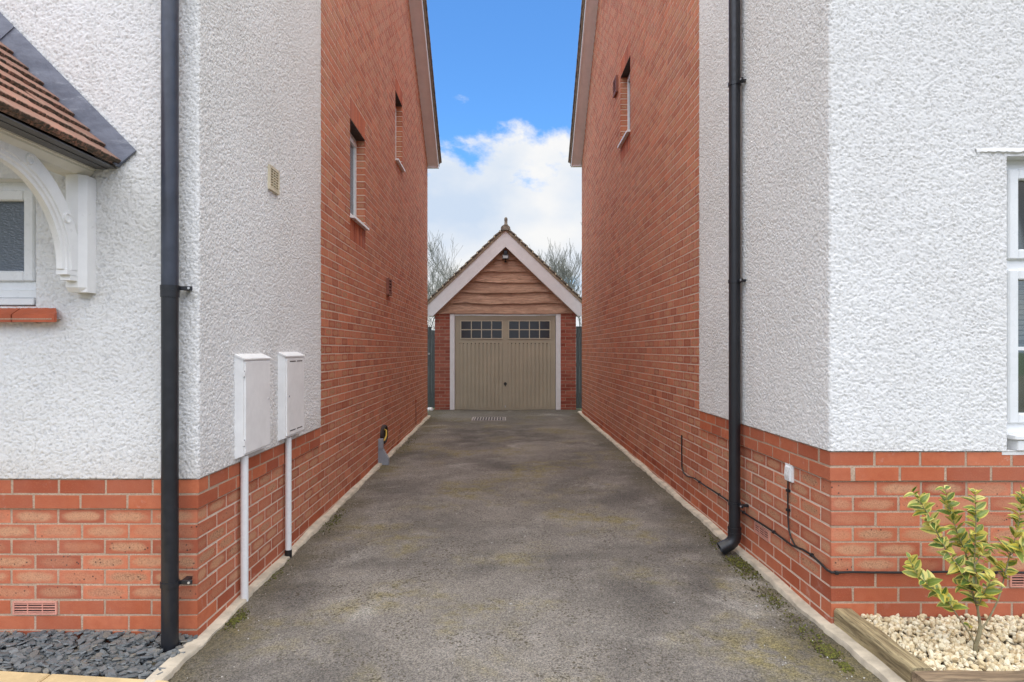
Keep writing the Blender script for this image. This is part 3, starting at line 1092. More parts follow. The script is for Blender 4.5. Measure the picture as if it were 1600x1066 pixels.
    bx('eaves_box', 'white_bargeboard', root, xs - f * 0.02, xs + f * (OH + 0.021), yfar + 0.06, yfar + 0.14, ze - 0.03, ze + 0.08)
    # verge tiles: each course ends in a tile edge
    tl = MB()
    ln = math.hypot(1, slope)
    L = math.hypot(yfar + 0.17 - ymid, (yfar + 0.17 - ymid) * slope)
    uy, uz = -1 / ln, slope / ln
    n = int(L / 0.30)
    for i in range(n):
        o = Vector((xs + f * (OH + 0.075), yfar + 0.17, zz0 - slope * 0.17 + 0.175)) + Vector((0, uy, uz)) * (0.30 * i)
        a, b = Vector((0, uy, uz)) * 0.36, Vector((0, -uz, -uy)) * -1
        nv = Vector((0, slope / ln, 1 / ln))
        poly = [o, o + a, o + a + nv * 0.018, o + nv * 0.045]
        tl = MB().prism(poly, (0, 0, 0), (-f * 0.33, 0, 0))
        tl.build('verge_tile', 'roof_tile_grey', roof)
    bm_ = MB()
    o = Vector((xs + f * (OH + 0.02), yfar + 0.15, zz0 - slope * 0.15 + 0.135))
    a = Vector((0, uy, uz)) * (L - 0.05)
    nv = Vector((0, slope / ln, 1 / ln))
    bm_.prism([o, o + a, o + a + nv * 0.035, o + nv * 0.035], (0, 0, 0), (f * 0.03, 0, 0))
    bm_.build('verge_bedding', 'verge_mortar', roof)
    # gutter end seen beyond the eaves
    g = MB()
    gy, gzv = yfar + 0.21, zz0 - slope * 0.16
    prof = [(gy + 0.055 * math.cos(t), gzv + 0.055 * math.sin(t)) for t in [math.pi + math.pi * i / 10 for i in range(11)]]
    g.prism([(xs - f * 0.05, y, z) for y, z in prof], (0, 0, 0), (sign * 7, 0, 0))
    g.build('gutter', 'pipe_black', root)
    return root, wall

def air_brick(wall, plane, a, b, z0, z1):
    kind, base, f = plane
    body, slots = MB(), None
    nrow, ncol = 5, 3
    d0 = 0.012
    def bxx(u0, u1, zz0, zz1, w0, w1):
        if kind == 'side':
            body.box(base + f * w0, base + f * w1, u0, u1, zz0, zz1)
        else:
            body.box(u0, u1, base + f * w0, base + f * w1, zz0, zz1)
    bxx(a + .001, b - .001, z0, z0 + 0.007, -0.03, 0.0075)
    bxx(a + .001, b - .001, z1 - 0.007, z1, -0.03, 0.0075)
    bxx(a, a + 0.008, z0 + .0005, z1 - .0005, -0.03, 0.007)
    bxx(b - 0.008, b, z0 + .0005, z1 - .0005, -0.03, 0.007)
    for i in range(1, nrow):
        z = z0 + (z1 - z0) * i / nrow
        bxx(a + .004, b - .004, z - 0.0024, z + 0.0024, -0.001, 0.006)
    for i in range(1, ncol):
        u = a + (b - a) * i / ncol
        bxx(u - 0.002, u + 0.002, z0 + .004, z1 - .004, -0.001, 0.005)
    o = body.build('air_brick', 'terracotta_plastic', wall)
    bk = MB()
    if kind == 'side':
        bk.box(base - f * 0.006, base - f * 0.0003, a + .003, b - .003, z0 + .003, z1 - .003)
    else:
        bk.box(a + .003, b - .003, base - f * 0.006, base - f * 0.0003, z0 + .003, z1 - .003)
    bk.build('air_brick_back', 'hollow_shade', wall)

# openings in the flanks, snapped to the courses: (y0, y1, z0, z1)
def W(y0, y1, z0, z1, zt): return (y0, y1, snap(z0, zt), snap(z1, zt) )
WL1 = W(6.27, 6.95, 2.68, 3.66, ZTL)
WL2 = W(8.89, 9.50, 4.00, 4.97, ZTL)
WR1 = W(8.13, 8.80, 4.15, 5.15, ZTR)
# front openings: (x0, x1, z0, z1)
FL = (-3.05, -2.300, 1.560, 2.190)
FR = (2.474, 3.40, 0.850, 2.300)
kz = lambda zt, k: (zt - CH * (k + 1), zt - CH * k)
abL = (P(21, 0, D).x, P(90, 0, D).x, *kz(ZTL, 8))
abR1 = (3.87, 4.09, *kz(ZTR, 8))
abR2 = (P(1577, 0, D).x, P(1577, 0, D).x + 0.215, *kz(ZTR, 8))

house_l, wall_l = house_shell(-1, 'white rendered house left of the drive, with brick flank and two narrow windows', XL, YL, ZTL, (12.64, 5.06, 0.745), [WL1, WL2], [FL],
                              [(*WL1, True), (*WL2, False)], 5, 2.2, 0.231, ([], [abL]))
house_r, wall_r = house_shell(1, 'white rendered house right of the drive, with brick flank and one narrow window', XR, YR, ZTR, (13.17, 5.25, 0.905), [WR1], [FR],
                              [(*WR1, True)], 23, 2.2, 0.225, ([abR1], [abR2]))

# ---- narrow flank windows
def flank_window(root, xs, f, wv):
    y0, y1, z0, z1 = wv
    xw = xs - f * 0.098                      # face of the frame
    win = MB()
    fr = 0.065
    def b(m, a0, a1, c0, c1, d0=0.0, d1=0.07):
        m.box(xw - f * d1, xw - f * d0, a0, a1, c0, c1)
    b(win, y0 - .004, y0 + fr, z0, z1 + .004)
    b(win, y1 - fr, y1 + .004, z0, z1 + .004)
    b(win, y0 + fr, y1 - fr, z0, z0 + fr)
    b(win, y0 + fr, y1 - fr, z1 - fr, z1 + .004)
    w_ = win.build('window', 'white_upvc', root)
    s = MB()
    b(s, y0 + fr, y0 + fr + .045, z0 + fr, z1 - fr, -0.018, 0.03)
    b(s, y1 - fr - .045, y1 - fr, z0 + fr, z1 - fr, -0.018, 0.03)
    b(s, y0 + fr + .045, y1 - fr - .045, z0 + fr, z0 + fr + .045, -0.018, 0.03)
    b(s, y0 + fr + .045, y1 - fr - .045, z1 - fr - .045, z1 - fr, -0.018, 0.03)
    s.build('casement', 'white_upvc', w_)
    g = MB()
    b(g, y0 + fr + .04, y1 - fr - .04, z0 + fr + .04, z1 - fr - .04, 0.005, 0.02)
    g.build('pane', 'obscured_glass', w_)
    sl = MB()
    xo = xs + f * 0.045
    prof = [(xw, z0 + 0.030), (xo, z0 + 0.012), (xo, z0 - 0.012), (xw, z0 - 0.006)]
    sl.prism([(x, y0 - 0.004, z) for x, z in prof], (0, 0, 0), (0, y1 - y0 + 0.008, 0))
    sl.build('sill', 'white_upvc', w_)
    hd = MB()
    hd.box(xs - f * 0.004, xs - f * 0.098, y0 - .004, y1 + .004, z1 - 0.004, z1 + 0.004)
    hd.build('lintel', 'dark_brown', w_)
flank_window(house_l, XL, 1, WL1)
flank_window(house_l, XL, 1, WL2)
flank_window(house_r, XR, -1, WR1)

# ---- obscured window under the porch
def front_window_left():
    x0, x1, z0, z1 = FL
    yf = D + 0.045
    w_ = MB()
    w_.box(x1 - 0.045, x1, yf, yf + 0.07, 1.648, z1).box(x0, x0 + 0.045, yf, yf + 0.07, 1.648, z1)
    w_.box(x0 + 0.045, x1 - 0.045, yf, yf + 0.07, z1 - 0.045, z1).box(x0 + 0.045, x1 - 0.045, yf, yf + 0.07, 1.648, 1.69)
    win = w_.build('window', 'white_upvc', house_l)
    s = MB()
    a, b, c, d = x0 + 0.045, x1 - 0.045, 1.69, z1 - 0.045
    t = 0.052
    y0, y1 = yf - 0.018, yf + 0.05
    s.box(b - t, b, y0, y1, c, d, 0.006).box(a, a + t, y0, y1, c, d, 0.006)
    s.box(a + t, b - t, y0, y1, d - t, d, 0.006).box(a + t, b - t, y0, y1, c, c + t, 0.006)
    s.build('casement', 'white_upvc', win)
    bx('pane', 'obscured_glass', win, a + t - .005, b - t + .005, yf + 0.012, yf + 0.02, c + t - .005, d - t + .005)
    bx('sill_rail', 'white_upvc', win, x0, x1 - 0.002, yf - 0.03, yf + 0.06, 1.605, 1.646, 0.004)
    bx('sill', 'white_upvc', win, x0, x1 - 0.018, yf - 0.055, yf + 0.06, 1.568, 1.602, 0.004)
    # clay sill tiles
    xe = -2.168
    n = 5
    L = 0.21
    for i in range(n):
        xa = xe - L * (i + 1) + 0.006
        xb = xe - L * i
        m = MB()
        cut = 0.05 if i == 0 else 0
        m.add([(xa, D + 0.0, 1.564), (xb - cut, D + 0.0, 1.564), (xb, D - 0.078, 1.518), (xa, D - 0.078, 1.518),
               (xa, D + 0.0, 1.484), (xb - cut, D + 0.0, 1.484), (xb, D - 0.078, 1.482), (xa, D - 0.078, 1.482),
               (xb, D - 0.06, 1.5286), (xb, D - 0.06, 1.4825)],
              [(0, 3, 2, 8, 1), (4, 5, 9, 6, 7), (3, 7, 6, 2), (2, 6, 9, 8), (8, 9, 5, 1), (0, 4, 7, 3), (0, 1, 5, 4)])
        m.build('sill_tile', 'sill_tile', win)
    mj = MB().box(x0, xe - 0.012, D - 0.0795, D - 0.01, 1.494, 1.499)
    mj.build('sill_joint', 'mortar', win)
front_window_left()

# ---- large window on the right front
def front_window_right():
    x0, x1, z0, z1 = FR
    yf = D + 0.05
    z0 = 0.93
    o = MB()
    t = 0.05
    o.box(x0, x0 + t, yf, yf + .07, z0, z1).box(x1 - t, x1, yf, yf + .07, z0, z1)
    o.box(x0 + t, x1 - t, yf, yf + .07, z1 - t, z1).box(x0 + t, x1 - t, yf, yf + .07, z0, z0 + t)
    zt0, zt1 = 1.748, 1.80
    o.box(x0 + t, x1 - t, yf, yf + .07, zt0, zt1)
    win = o.build('window', 'white_upvc', house_r)
    for c, d, bar in ((z0 + t, zt0, True), (zt1, z1 - t, False)):
        s = MB()
        a, b = x0 + t, x1 - t
        q = 0.05
        y0, y1 = yf - 0.02, yf + 0.045
        s.box(a, a + q, y0, y1, c, d, .006).box(b - q, b, y0, y1, c, d, .006)
        s.box(a + q, b - q, y0, y1, c, c + q, .006).box(a + q, b - q, y0, y1, d - q, d, .006)
        cs = s.build('casement', 'white_upvc', win)
        bx('pane', 'clear_glass', win, a + q - .006, b - q + .006, yf + .012, yf + .018, c + q - .006, d - q + .006)
        if bar:
            bx('glazing_bar', 'white_upvc', win, a + q, b - q, yf + .002, yf + .011, 1.345, 1.363)
    bx('sill', 'white_upvc', win, x0 + 0.03, x1 + .05, yf - 0.085, yf + .07, 0.905, 0.929, .004)
    bx('lower_sill', 'white_upvc', win, x0 + 0.05, x1 + .05, yf - 0.075, yf + .07, 0.851, 0.902, .004)
    # curtain folds and blind behind the glass
    cu = MB()
    n = 60
    for i in range(n + 1):
        x = x0 + 0.08 + 0.8 * i / n
        y = yf + 0.16 + 0.022 * math.sin(x * 95) + 0.01 * math.sin(x * 37)
        cu.v += [(x, y, 0.9), (x, y, 1.38)]
    for i in range(n):
        cu.f.append((2 * i, 2 * i + 2, 2 * i + 3, 2 * i + 1))
    cu.build('curtain', 'curtain_grey', win, True)
    for i in range(14):
        z = 1.40 + i * 0.027
        bx('blind_slat', 'blind_cream', win, x0 + .06, x1 - .06, yf + .14, yf + .158, z, z + .019)
    rm = MB()
    rm.box(x0 - .2, x1 + .2, yf + .9, yf + .95, .6, 2.6)
    rm.build('room_wall', 'room_wall', house_r)
    # render drip above the window
    dr = MB()
    pts = []
    xa = P(1521, 0, D).x
    for i in range(90):
        x = xa + (3.6 - xa) * i / 89
        j = rnd.uniform(-.003, .003)
        k = min(1, i / 6)
        for yy, zz in ((D - 0.014, 2.345), (D - 0.020 - 0.006 * k + j, 2.330 + j * 1.5), (D - 0.021 - 0.007 * k + j, 2.320 + j * 1.5), (D - 0.005, 2.306 + (0.004 if i < 6 else 0))):
            dr.v.append((x, yy, zz))
    for i in range(89):
        for k in range(3):
            a = i * 4 + k
            dr.f.append((a, a + 4, a + 5, a + 1))
    dr.build('render_drip', 'roughcast', house_r, True)
front_window_right()

# ------------------------------------------------------------------ porch canopy on the left front
def porch():
    YW = D - REND - 0.004
    root = empty('porch_canopy', (-2.4, 2.7, 1.6), 'gabled porch canopy with red clay tiles, lead flashing and white curved bracket', 'porch')
    ex, ez = -1.887, 2.243                     # eaves tail
    Yf = 2.16
    up = Vector((-1, 0, 1)).normalized()
    nv = Vector((1, 0, 1)).normalized()
    gauge = 0.106
    tilt = R(8.5)
    # tile mesh: local x across, y up the slope, z normal
    def tile_mesh():
        V, Fc = chamfer_box(0.163, 0.195, 0.020, 0.003)
        V = [(x + rnd.uniform(-.001, .001), y + 0.1025, z + 0.006 - 0.5 * x * x) for x, y, z in V]
        me = bpy.data.meshes.new('roof_tile')
        me.from_pydata(V, [], Fc)
        me.materials.append(MATS['clay_tile'])
        return me
    meshes = [tile_mesh() for _ in range(4)]
    ridge_x = -2.86
    nrow = int((ex - ridge_x) / (gauge * up.z)) + 1
    deck = MB()
    # boarding with felt under the tiles, both slopes
    e2 = Vector((ex - 0.045, 0, ez + 0.003)) - nv * 0.018
    rg = e2 + up * ((e2.x - ridge_x) / -up.x)
    thick = 0.045
    deck.prism([(e2.x, YW, e2.z), (rg.x, YW, rg.z), (rg.x, YW, rg.z - thick * 1.414), (e2.x - thick * 1.35, YW, e2.z + 0.002)], (0, 0, 0), (0, Yf - YW + 0.02, 0))
    mx = lambda x: 2 * ridge_x - x
    deck.prism([(mx(e2.x), YW, e2.z), (rg.x, YW, rg.z), (rg.x, YW, rg.z - thick * 1.414), (mx(e2.x - thick * 1.35), YW, e2.z + 0.002)], (0, 0, 0), (0, Yf - YW + 0.02, 0))
    roof = deck.build('roof', 'roof_felt', root)
    Bm = Matrix((Vector((0, 1, 0)).resized(3), up, nv)).transposed()     # columns: across, up slope, normal
    # make right-handed: across x up = normal
    ac = up.cross(nv)
    Bm = Matrix((ac, up, nv)).transposed()
    for r_ in range(-1, nrow):
        o = Vector((ex, 0, ez)) + up * (gauge * max(r_, 0)) + nv * (-0.012 if r_ < 0 else 0.004)
        if r_ < 0:
            o = o + up * 0.004
        shift = 0.0825 if r_ % 2 else 0.0
        y = YW - 0.0825 + (0.0825 if shift else 0)
        while y > Yf - 0.05:
            wy = y
            if wy + 0.08 <= YW + 0.085:
                t = place('roof_tile', rnd.choice(meshes), None, roof)
                rot = Bm @ Euler((-tilt + rnd.uniform(-.025, .025), rnd.uniform(-.02, .02), rnd.uniform(-.018, .018))).to_matrix()
                pos = Vector((o.x, min(wy, YW - 0.082), o.z)) + nv * (0.018 + rnd.uniform(0, .003))
                t.matrix_local = Matrix.Translation(pos - root.location) @ rot.to_4x4()
            y -= 0.166
    # the far slope, seen by nobody here: same tiles in one piece
    far = MB()
    for r_ in range(nrow):
        a = Vector((mx(ex), 0, ez)) + Vector((1, 0, 1)).normalized() * (gauge * r_)
        b = a + Vector((1, 0, 1)).normalized() * 0.14
        n2 = Vector((-1, 0, 1)).normalized()
        far.prism([a + n2 * .02, b + n2 * .006, b - n2 * .006, a + n2 * .004], (0, YW - 0.01, 0), (0, Yf, 0))
    tag(far.build('tile_courses', 'clay_tile', roof), kind='stuff')
    rt = MB()
    prof = [(ridge_x + 0.10 * math.cos(t), rg.z - 0.03 + 0.09 * math.sin(t)) for t in [math.pi * i / 12 for i in range(13)]]
    rt.prism([(x, YW, z) for x, z in prof], (0, 0, 0), (0, Yf - YW, 0))
    rt.build('ridge_tile', 'clay_tile', roof)
    # lead flashing on the wall, stepping over the tile ends
    def lead(p, q, p2, q2, name='flashing', dy=0.0):
        yl = YW - 0.012 - dy
        a, b, c, d = P(*p, yl), P(*q, yl), P(*q2, yl), P(*p2, yl)
        m = MB()
        n = 26
        rows = []
        dirs = (b - a).normalized()
        for i in range(n + 1):
            t = i / n
            u, v = a.lerp(b, t), d.lerp(c, t)
            wob = 0.0016 * math.sin(i * 1.9) + rnd.uniform(-.0008, .0008)
            rows.append([u + Vector((0, 0.010, 0)), u + Vector((0, wob, 0)), u.lerp(v, .5) + Vector((0, -0.003 + wob, 0)), v + Vector((0, -0.006 + wob, 0)),
                         v + Vector((0.006, -0.035, -0.006)), v + Vector((-0.002, -0.034, -0.012)), v + Vector((-0.01, 0.012, -0.01))])
        for rw in rows:
            m.v += [tuple(x) for x in rw]
        k = len(rows[0])
        for i in range(n):
            for j in range(k - 1):
                o = i * k + j
                m.f.append((o, o + 1, o + k + 1, o + k))
        m.f.append(tuple(range(k)))
        m.f.append(tuple(n * k + j for j in range(k - 1, -1, -1)))
        return m.build(name, 'lead', root, True)
    lead((18, 38), (212, 235), (-6, 62), (187, 258))
    lead((-130, -112), (22, 42), (-154, -88), (-2, 66), dy=0.004)
    # eaves beam, moulded, running out from the wall
    bmz0, bmz1 = 2.188, 2.250
    be = MB()
    prof = [(-2.130, bmz0), (-2.042, bmz0), (-2.012, bmz0 + 0.028), (-2.012, bmz0 + 0.038), (-2.004, bmz0 + 0.040), (-2.004, bmz1), (-2.130, bmz1)]
    be.prism([(x, YW, z) for x, z in prof], (0, 0, 0), (0, Yf + 0.03 - YW, 0))
    be.build('eaves_beam', 'shaded_yellowed_white', root)
    so = MB()
    so.prism([(-2.003, YW, bmz1 - .012), (-1.900, YW, 2.236), (-1.900, YW, 2.241), (-2.003, YW, bmz1 + .03)], (0, 0, 0), (0, Yf + .03 - YW, 0))
    so.build('eaves_felt', 'roof_felt', root)
    # inner lining of the canopy
    li = MB()
    a, b = Vector((-2.13, 0, bmz1 - 0.01)), Vector((ridge_x, 0, bmz1 - 0.01 + (2.86 - 2.13)))
    li.prism([(a.x, YW, a.z), (b.x, YW, b.z), (b.x, YW, b.z + .02), (a.x, YW, a.z + .02)], (0, 0, 0), (0, Yf + .05 - YW, 0))
    li.prism([(mx(a.x), YW, a.z), (b.x, YW, b.z), (b.x, YW, b.z + .02), (mx(a.x), YW, a.z + .02)], (0, 0, 0), (0, Yf + .05 - YW, 0))
    li.build('ceiling_lining', 'render_cream_soffit', root)
    # front truss beam of the gable, beyond the picture's edge
    fb = MB()
    fb.prism([(ex - .06, Yf, ez - .03), (ridge_x, Yf, rg.z - .03), (ridge_x, Yf, rg.z - .19), (ex - .19, Yf, ez - .05)], (0, 0, 0), (0, 0.035, 0))
    fb.prism([(mx(ex - .06), Yf, ez - .03), (ridge_x, Yf, rg.z - .03), (ridge_x, Yf, rg.z - .19), (mx(ex - .19), Yf, ez - .05)], (0, 0, 0), (0, 0.035, 0))
    fb.build('gable_board', 'white_gloss', root)
    # gallows brackets: one each side
    for sd in (0, 1):
        fx = (lambda x: x) if sd == 0 else mx
        br = MB()
        ca = 0.030
        prof = [(-2.092, YW + .01), (-2.092, YW - 0.085), (-2.005 - ca, YW - 0.085), (-2.005, YW - 0.085 + ca * 0.8), (-2.005, YW + .01)]
        zb, zt = 1.625, bmz0 - 0.001
        lo = [(fx(x), y, zb + 0.020 * (1 if i in (1, 2) else 0) * 0) for i, (x, y) in enumerate(prof)]
        n = len(lo)
        v0 = [(p[0], p[1], zb) for p in lo]
        # bevelled foot
        foot = [(fx(x * 1 + (0.0)), y + (0.02 if i in (1, 2) else 0), zb) for i, (x, y) in enumerate(prof)]
        knee = [(fx(x), y, zb + 0.022) for x, y in prof]
        head = [(fx(x), y, zt) for x, y in prof]
        fs = [tuple(range(n))]
        for lay in range(2):
            for i in range(n - 1):
                a = lay * n + i
                fs.append((a, a + 1, a + n + 1, a + n))
        fs.append(tuple(2 * n + i for i in range(n)))
        br.add(foot + knee + head, fs)
        bk = br.build('bracket', 'white_gloss', root)
        # curved brace, moulded inner edge
        arc = MB()
        cy, cz = 2.545, 1.725
        ri, ro = 0.410, 0.512
        m = 22
        xs0, xs1 = -2.090, -2.034
        prof2 = [(xs0 + .010, ri - 0.002), (xs0, ri + 0.010), (xs0, ro), (xs1, ro), (xs1, ri + 0.034), (xs1 - 0.006, ri + 0.032), (xs1 - 0.007, ri + 0.016), (xs1 - 0.014, ri + 0.012), (xs1 - 0.018, ri - 0.002)]
        k = len(prof2)
        for i in range(m + 1):
            t = math.pi / 2 * i / m
            for x, r_ in prof2:
                y, z = cy + r_ * math.cos(t), cz + r_ * math.sin(t)
                arc.v.append((fx(x), min(y, YW - 0.05), min(z, bmz0 + 0.02)))
        for i in range(m):
            for j in range(k):
                a, b = i * k + j, i * k + (j + 1) % k
                arc.f.append((a, a + k, b + k, b) if sd else (a, b, b + k, a + k))
        arc.f.append(tuple(range(k - 1, -1, -1)))
        arc.f.append(tuple(m * k + j for j in range(k)))
        arc.build('brace', 'white_gloss', bk, False)
        # stepped toe under the brace
        toe = MB()
        toe.box(fx(-2.088), fx(-2.036), 2.962, YW - 0.07, 1.700, 1.7245)
        toe.box(fx(-2.087), fx(-2.038), 2.985, YW - 0.072, 1.676, 1.6995)
        toe.build('brace_toe', 'white_gloss', bk)
        # bolt recesses: raised rims with a dished centre
        for t in (R(30), R(68)):
            rm_ = (ri + ro) / 2 + 0.014
            y, z = cy + rm_ * math.cos(t), cz + rm_ * math.sin(t)
            sgn = 1 if sd == 0 else -1
            ring = MB()
            nn = 20
            for (rr_, dx) in ((0.024, -0.002), (0.023, 0.007), (0.019, 0.008), (0.016, 0.0012), (0.007, 0.0010)):
                for q in range(nn):
                    an = 2 * math.pi * q / nn
                    ring.v.append((fx(xs1) + sgn * (dx + 0.0003), y + rr_ * math.cos(an), z + rr_ * math.sin(an)))
            for l in range(4):
                for q in range(nn):
                    a, b = l * nn + q, l * nn + (q + 1) % nn
                    ring.f.append((a, b, b + nn, a + nn))
            ring.f.append(tuple(4 * nn + q for q in range(nn)))
            ring.build('bolt_cap', 'white_gloss', bk, True)
porch()

# ------------------------------------------------------------------ downpipes
def downpipe_left():
    x, y = P(265.5, 0, 3.045).x, 3.045
    root = empty('downpipe', (x, y, -0.12), 'tall dark grey downpipe on the left house front, ending in slate chippings', 'downpipe', 'downpipes')
    r_ = 0.0385
    z0 = -0.115
    MB().tube([(x, y, z0), (x, y, 1.62)], r_, 28).build('pipe', 'pipe_black', root, True)
    MB().tube([(x, y, 1.62), (x, y, 4.7)], r_ + 0.0004, 28).build('upper_pipe', 'slate_grey_and_pipe_sheen', root, True)
    MB().tube([(x, y, 1.60), (x, y, 1.655)], r_ + 0.0035, 28).build('socket', 'pipe_black', root, True)
    for py in (450, 912):
        z = EYE - (py - YC) * y / F
        m = MB()
        m.tube([(x, y, z - 0.012), (x, y, z + 0.012)], r_ + 0.0045, 28)
        cl = m.build('pipe_clip', 'pipe_black', root, True)
        e = MB()
        e.box(x + r_ - 0.004, x + r_ + 0.060, y + 0.012, y + 0.022, z - 0.010, z + 0.010, 0.002)
        e.box(x + r_ + 0.004, x + r_ + 0.030, y + 0.022, D - REND + 0.004, z - 0.008, z + 0.008)
        e.build('clip_ear', 'pipe_black', cl)
        sc = MB().tube([(x + r_ + 0.046, y + 0.0125, z), (x + r_ + 0.046, y + 0.008, z)], 0.006, 10)
        sc.build('screw', 'silver', cl)
    return root
downpipe_left()

def downpipe_right():
    x, y = XR - 0.070, 4.262
    root = empty('downpipe', (x, y, gz(x, y)), 'black downpipe with angled shoe on the right house flank', 'downpipe', 'downpipes')
    r_ = 0.0375
    zs = 0.105
    MB().tube([(x, y, zs), (x, y, 4.9)], r_, 28).build('pipe', 'pipe_black', root, True)
    # shoe: bends out over the drive
    pts, rs = [], []
    for i in range(9):
        t = i / 8
        a = R(62) * t
        rad = 0.075
        pts.append((x - rad * (1 - math.cos(a)), y, zs - rad * math.sin(a)))
        rs.append(r_ + 0.0045 + (0.002 if i % 2 else 0))
    px, _, pz = pts[-1]
    dx, dz = -math.sin(R(62)), -math.cos(R(62))
    for q in (0.02, 0.04, 0.062):
        pts.append((px + dx * q, y, pz + dz * q))
        rs.append(r_ + 0.0065)
    m = MB().tube([(x, y, zs + 0.055), (x, y, zs + 0.012)] + pts, [r_ + 0.004, r_ + 0.0055] + rs, 24, cap=False)
    q = pts[-1]
    m.tube([(q[0], y, q[2]), (q[0] - dx * 0.05, y, q[2] - dz * 0.05)], [r_ + 0.004, r_ - 0.002], 24, cap=False)
    m.build('shoe', 'pipe_black', root, True)
    bx('shoe_throat', 'hollow_shade', root, q[0] - dx * .05 - .012, q[0] - dx * .05 + .012, y - .018, y + .018, q[2] - dz * .05 - .012, q[2] - dz * .05 + .012)
    for z in (zs + 0.012, zs + 0.046):
        MB().tube([(x, y, z - .006), (x, y, z + .006)], r_ + 0.0075, 24).build('collar_ring', 'pipe_black', root, True)
    for py in (132, 440, 787):
        z = EYE - (py - YC) * y / F
        cl = MB().tube([(x, y, z - .011), (x, y, z + .011)], r_ + 0.0045, 26).build('pipe_clip', 'pipe_black', root, True)
        e = MB()
        e.box(x + 0.012, x + 0.024, y - r_ - 0.058, y - r_ + 0.006, z - .010, z + .010, .002)
        e.box(x + 0.024, XR - 0.001, y - r_ - 0.030, y - r_ - 0.004, z - .008, z + .008)
        e.build('clip_ear', 'pipe_black', cl)
        MB().tube([(x + .0125, y - r_ - .045, z), (x + .006, y - r_ - .045, z)], .006, 10).build('screw', 'silver', cl)
downpipe_right()

# ------------------------------------------------------------------ meter boxes with their conduits
def meter_box(y0, y1, z0, z1, label, far):
    xw = XL + REND - 0.004
    xo = xw + 0.052
    root = empty('meter_box', (xw, (y0 + y1) / 2, z0), label, 'meter box', 'utility meter boxes')
    b = MB()
    i = 0.012
    back = [(xw, y0, z0), (xw, y1, z0), (xw, y1, z1), (xw, y0, z1)]
    fr = [(xo, y0 + i * .4, z0 + 0.02), (xo, y1 - i * .4, z0 + 0.02), (xo, y1 - i * .4, z1 - 0.030), (xo, y0 + i * .4, z1 - 0.030)]
    b.add(back + fr, [(3, 2, 1, 0), (4, 5, 6, 7), (0, 1, 5, 4), (1, 2, 6, 5), (2, 3, 7, 6), (3, 0, 4, 7)])
    b.build('casing', 'meter_white', root)
    # door leaf proud of the casing
    d = MB().box(xo - .002, xo + .007, y0 + .018, y1 - .012, z0 + .030, z1 - .042, .002)
    dr = d.build('door', 'meter_white', root)
    hood = MB()
    hood.prism([(xw, y0 - .004, z1 + .004), (xo + .010, y0 - .004, z1 - .024), (xo + .010, y0 - .004, z1 - .031), (xw, y0 - .004, z1 - .008)], (0, 0, 0), (0, y1 - y0 + .008, 0))
    hood.build('hood', 'meter_white', root)
    if not far:
        for z in (z0 + .09, z1 - .11):
            h = MB().box(xo - .004, xo + .009, y0 + .001, y0 + .013, z - .014, z + .014)
            h.build('hinge', 'meter_white', root)
            bx('hinge_slot', 'black_metal', root, xo - .003, xo + .0030, y0 + .0125, y0 + .019, z - .018, z + .018)
        MB().tube([(xo + .005, y1 - .035, (z0 + z1) / 2 + .02), (xo + .010, y1 - .035, (z0 + z1) / 2 + .02)], .006, 12).build('lock', 'silver', dr)
    else:
        for zz in (z0 + .055, z1 - .065):
            for a in (0, 1):
                ya = y0 + .075 + a * .145
                bx('vent_slot', 'black_metal', dr, xo + .006, xo + .0078, ya, ya + .115, zz, zz + .007)
        MB().tube([(xo + .005, y0 + .06, (z0 + z1) / 2), (xo + .010, y0 + .06, (z0 + z1) / 2)], .007, 12).build('lock', 'silver', dr)
    return root
meter_box(3.533, 3.935, 0.736, 1.322, 'white wall meter box nearest the front corner, with hinged plain door', False)
meter_box(4.212, 4.605, 0.740, 1.330, 'white wall meter box beside the brickwork, with slotted vents on its door', True)
def conduit(px, py_end, label, cap):
    x = XL + 0.037
    y = PX(px, x)
    z0 = EYE - (py_end - YC) * y / F
    root = empty('conduit_pipe', (x, y, z0), label, 'pipe', 'white conduits below the meter boxes')
    r_ = 0.0215
    zt = 0.745
    if cap:
        MB().tube([(x, y, z0 + .055), (x, y, zt)], r_, 20).build('pipe', 'white_upvc', root, True)
        MB().tube([(x, y, z0 - .02), (x, y, z0 + .058)], r_ + .0025, 20).build('end_cap', 'cable_black', root, True)
    else:
        MB().tube([(x, y, z0 - .02), (x, y, zt)], r_, 20).build('pipe', 'white_upvc', root, True)
conduit(382, 943, 'white vertical conduit running to the ground nearest the front corner', False)
conduit(450.5, 872, 'white vertical conduit with a black sleeve at its foot', True)

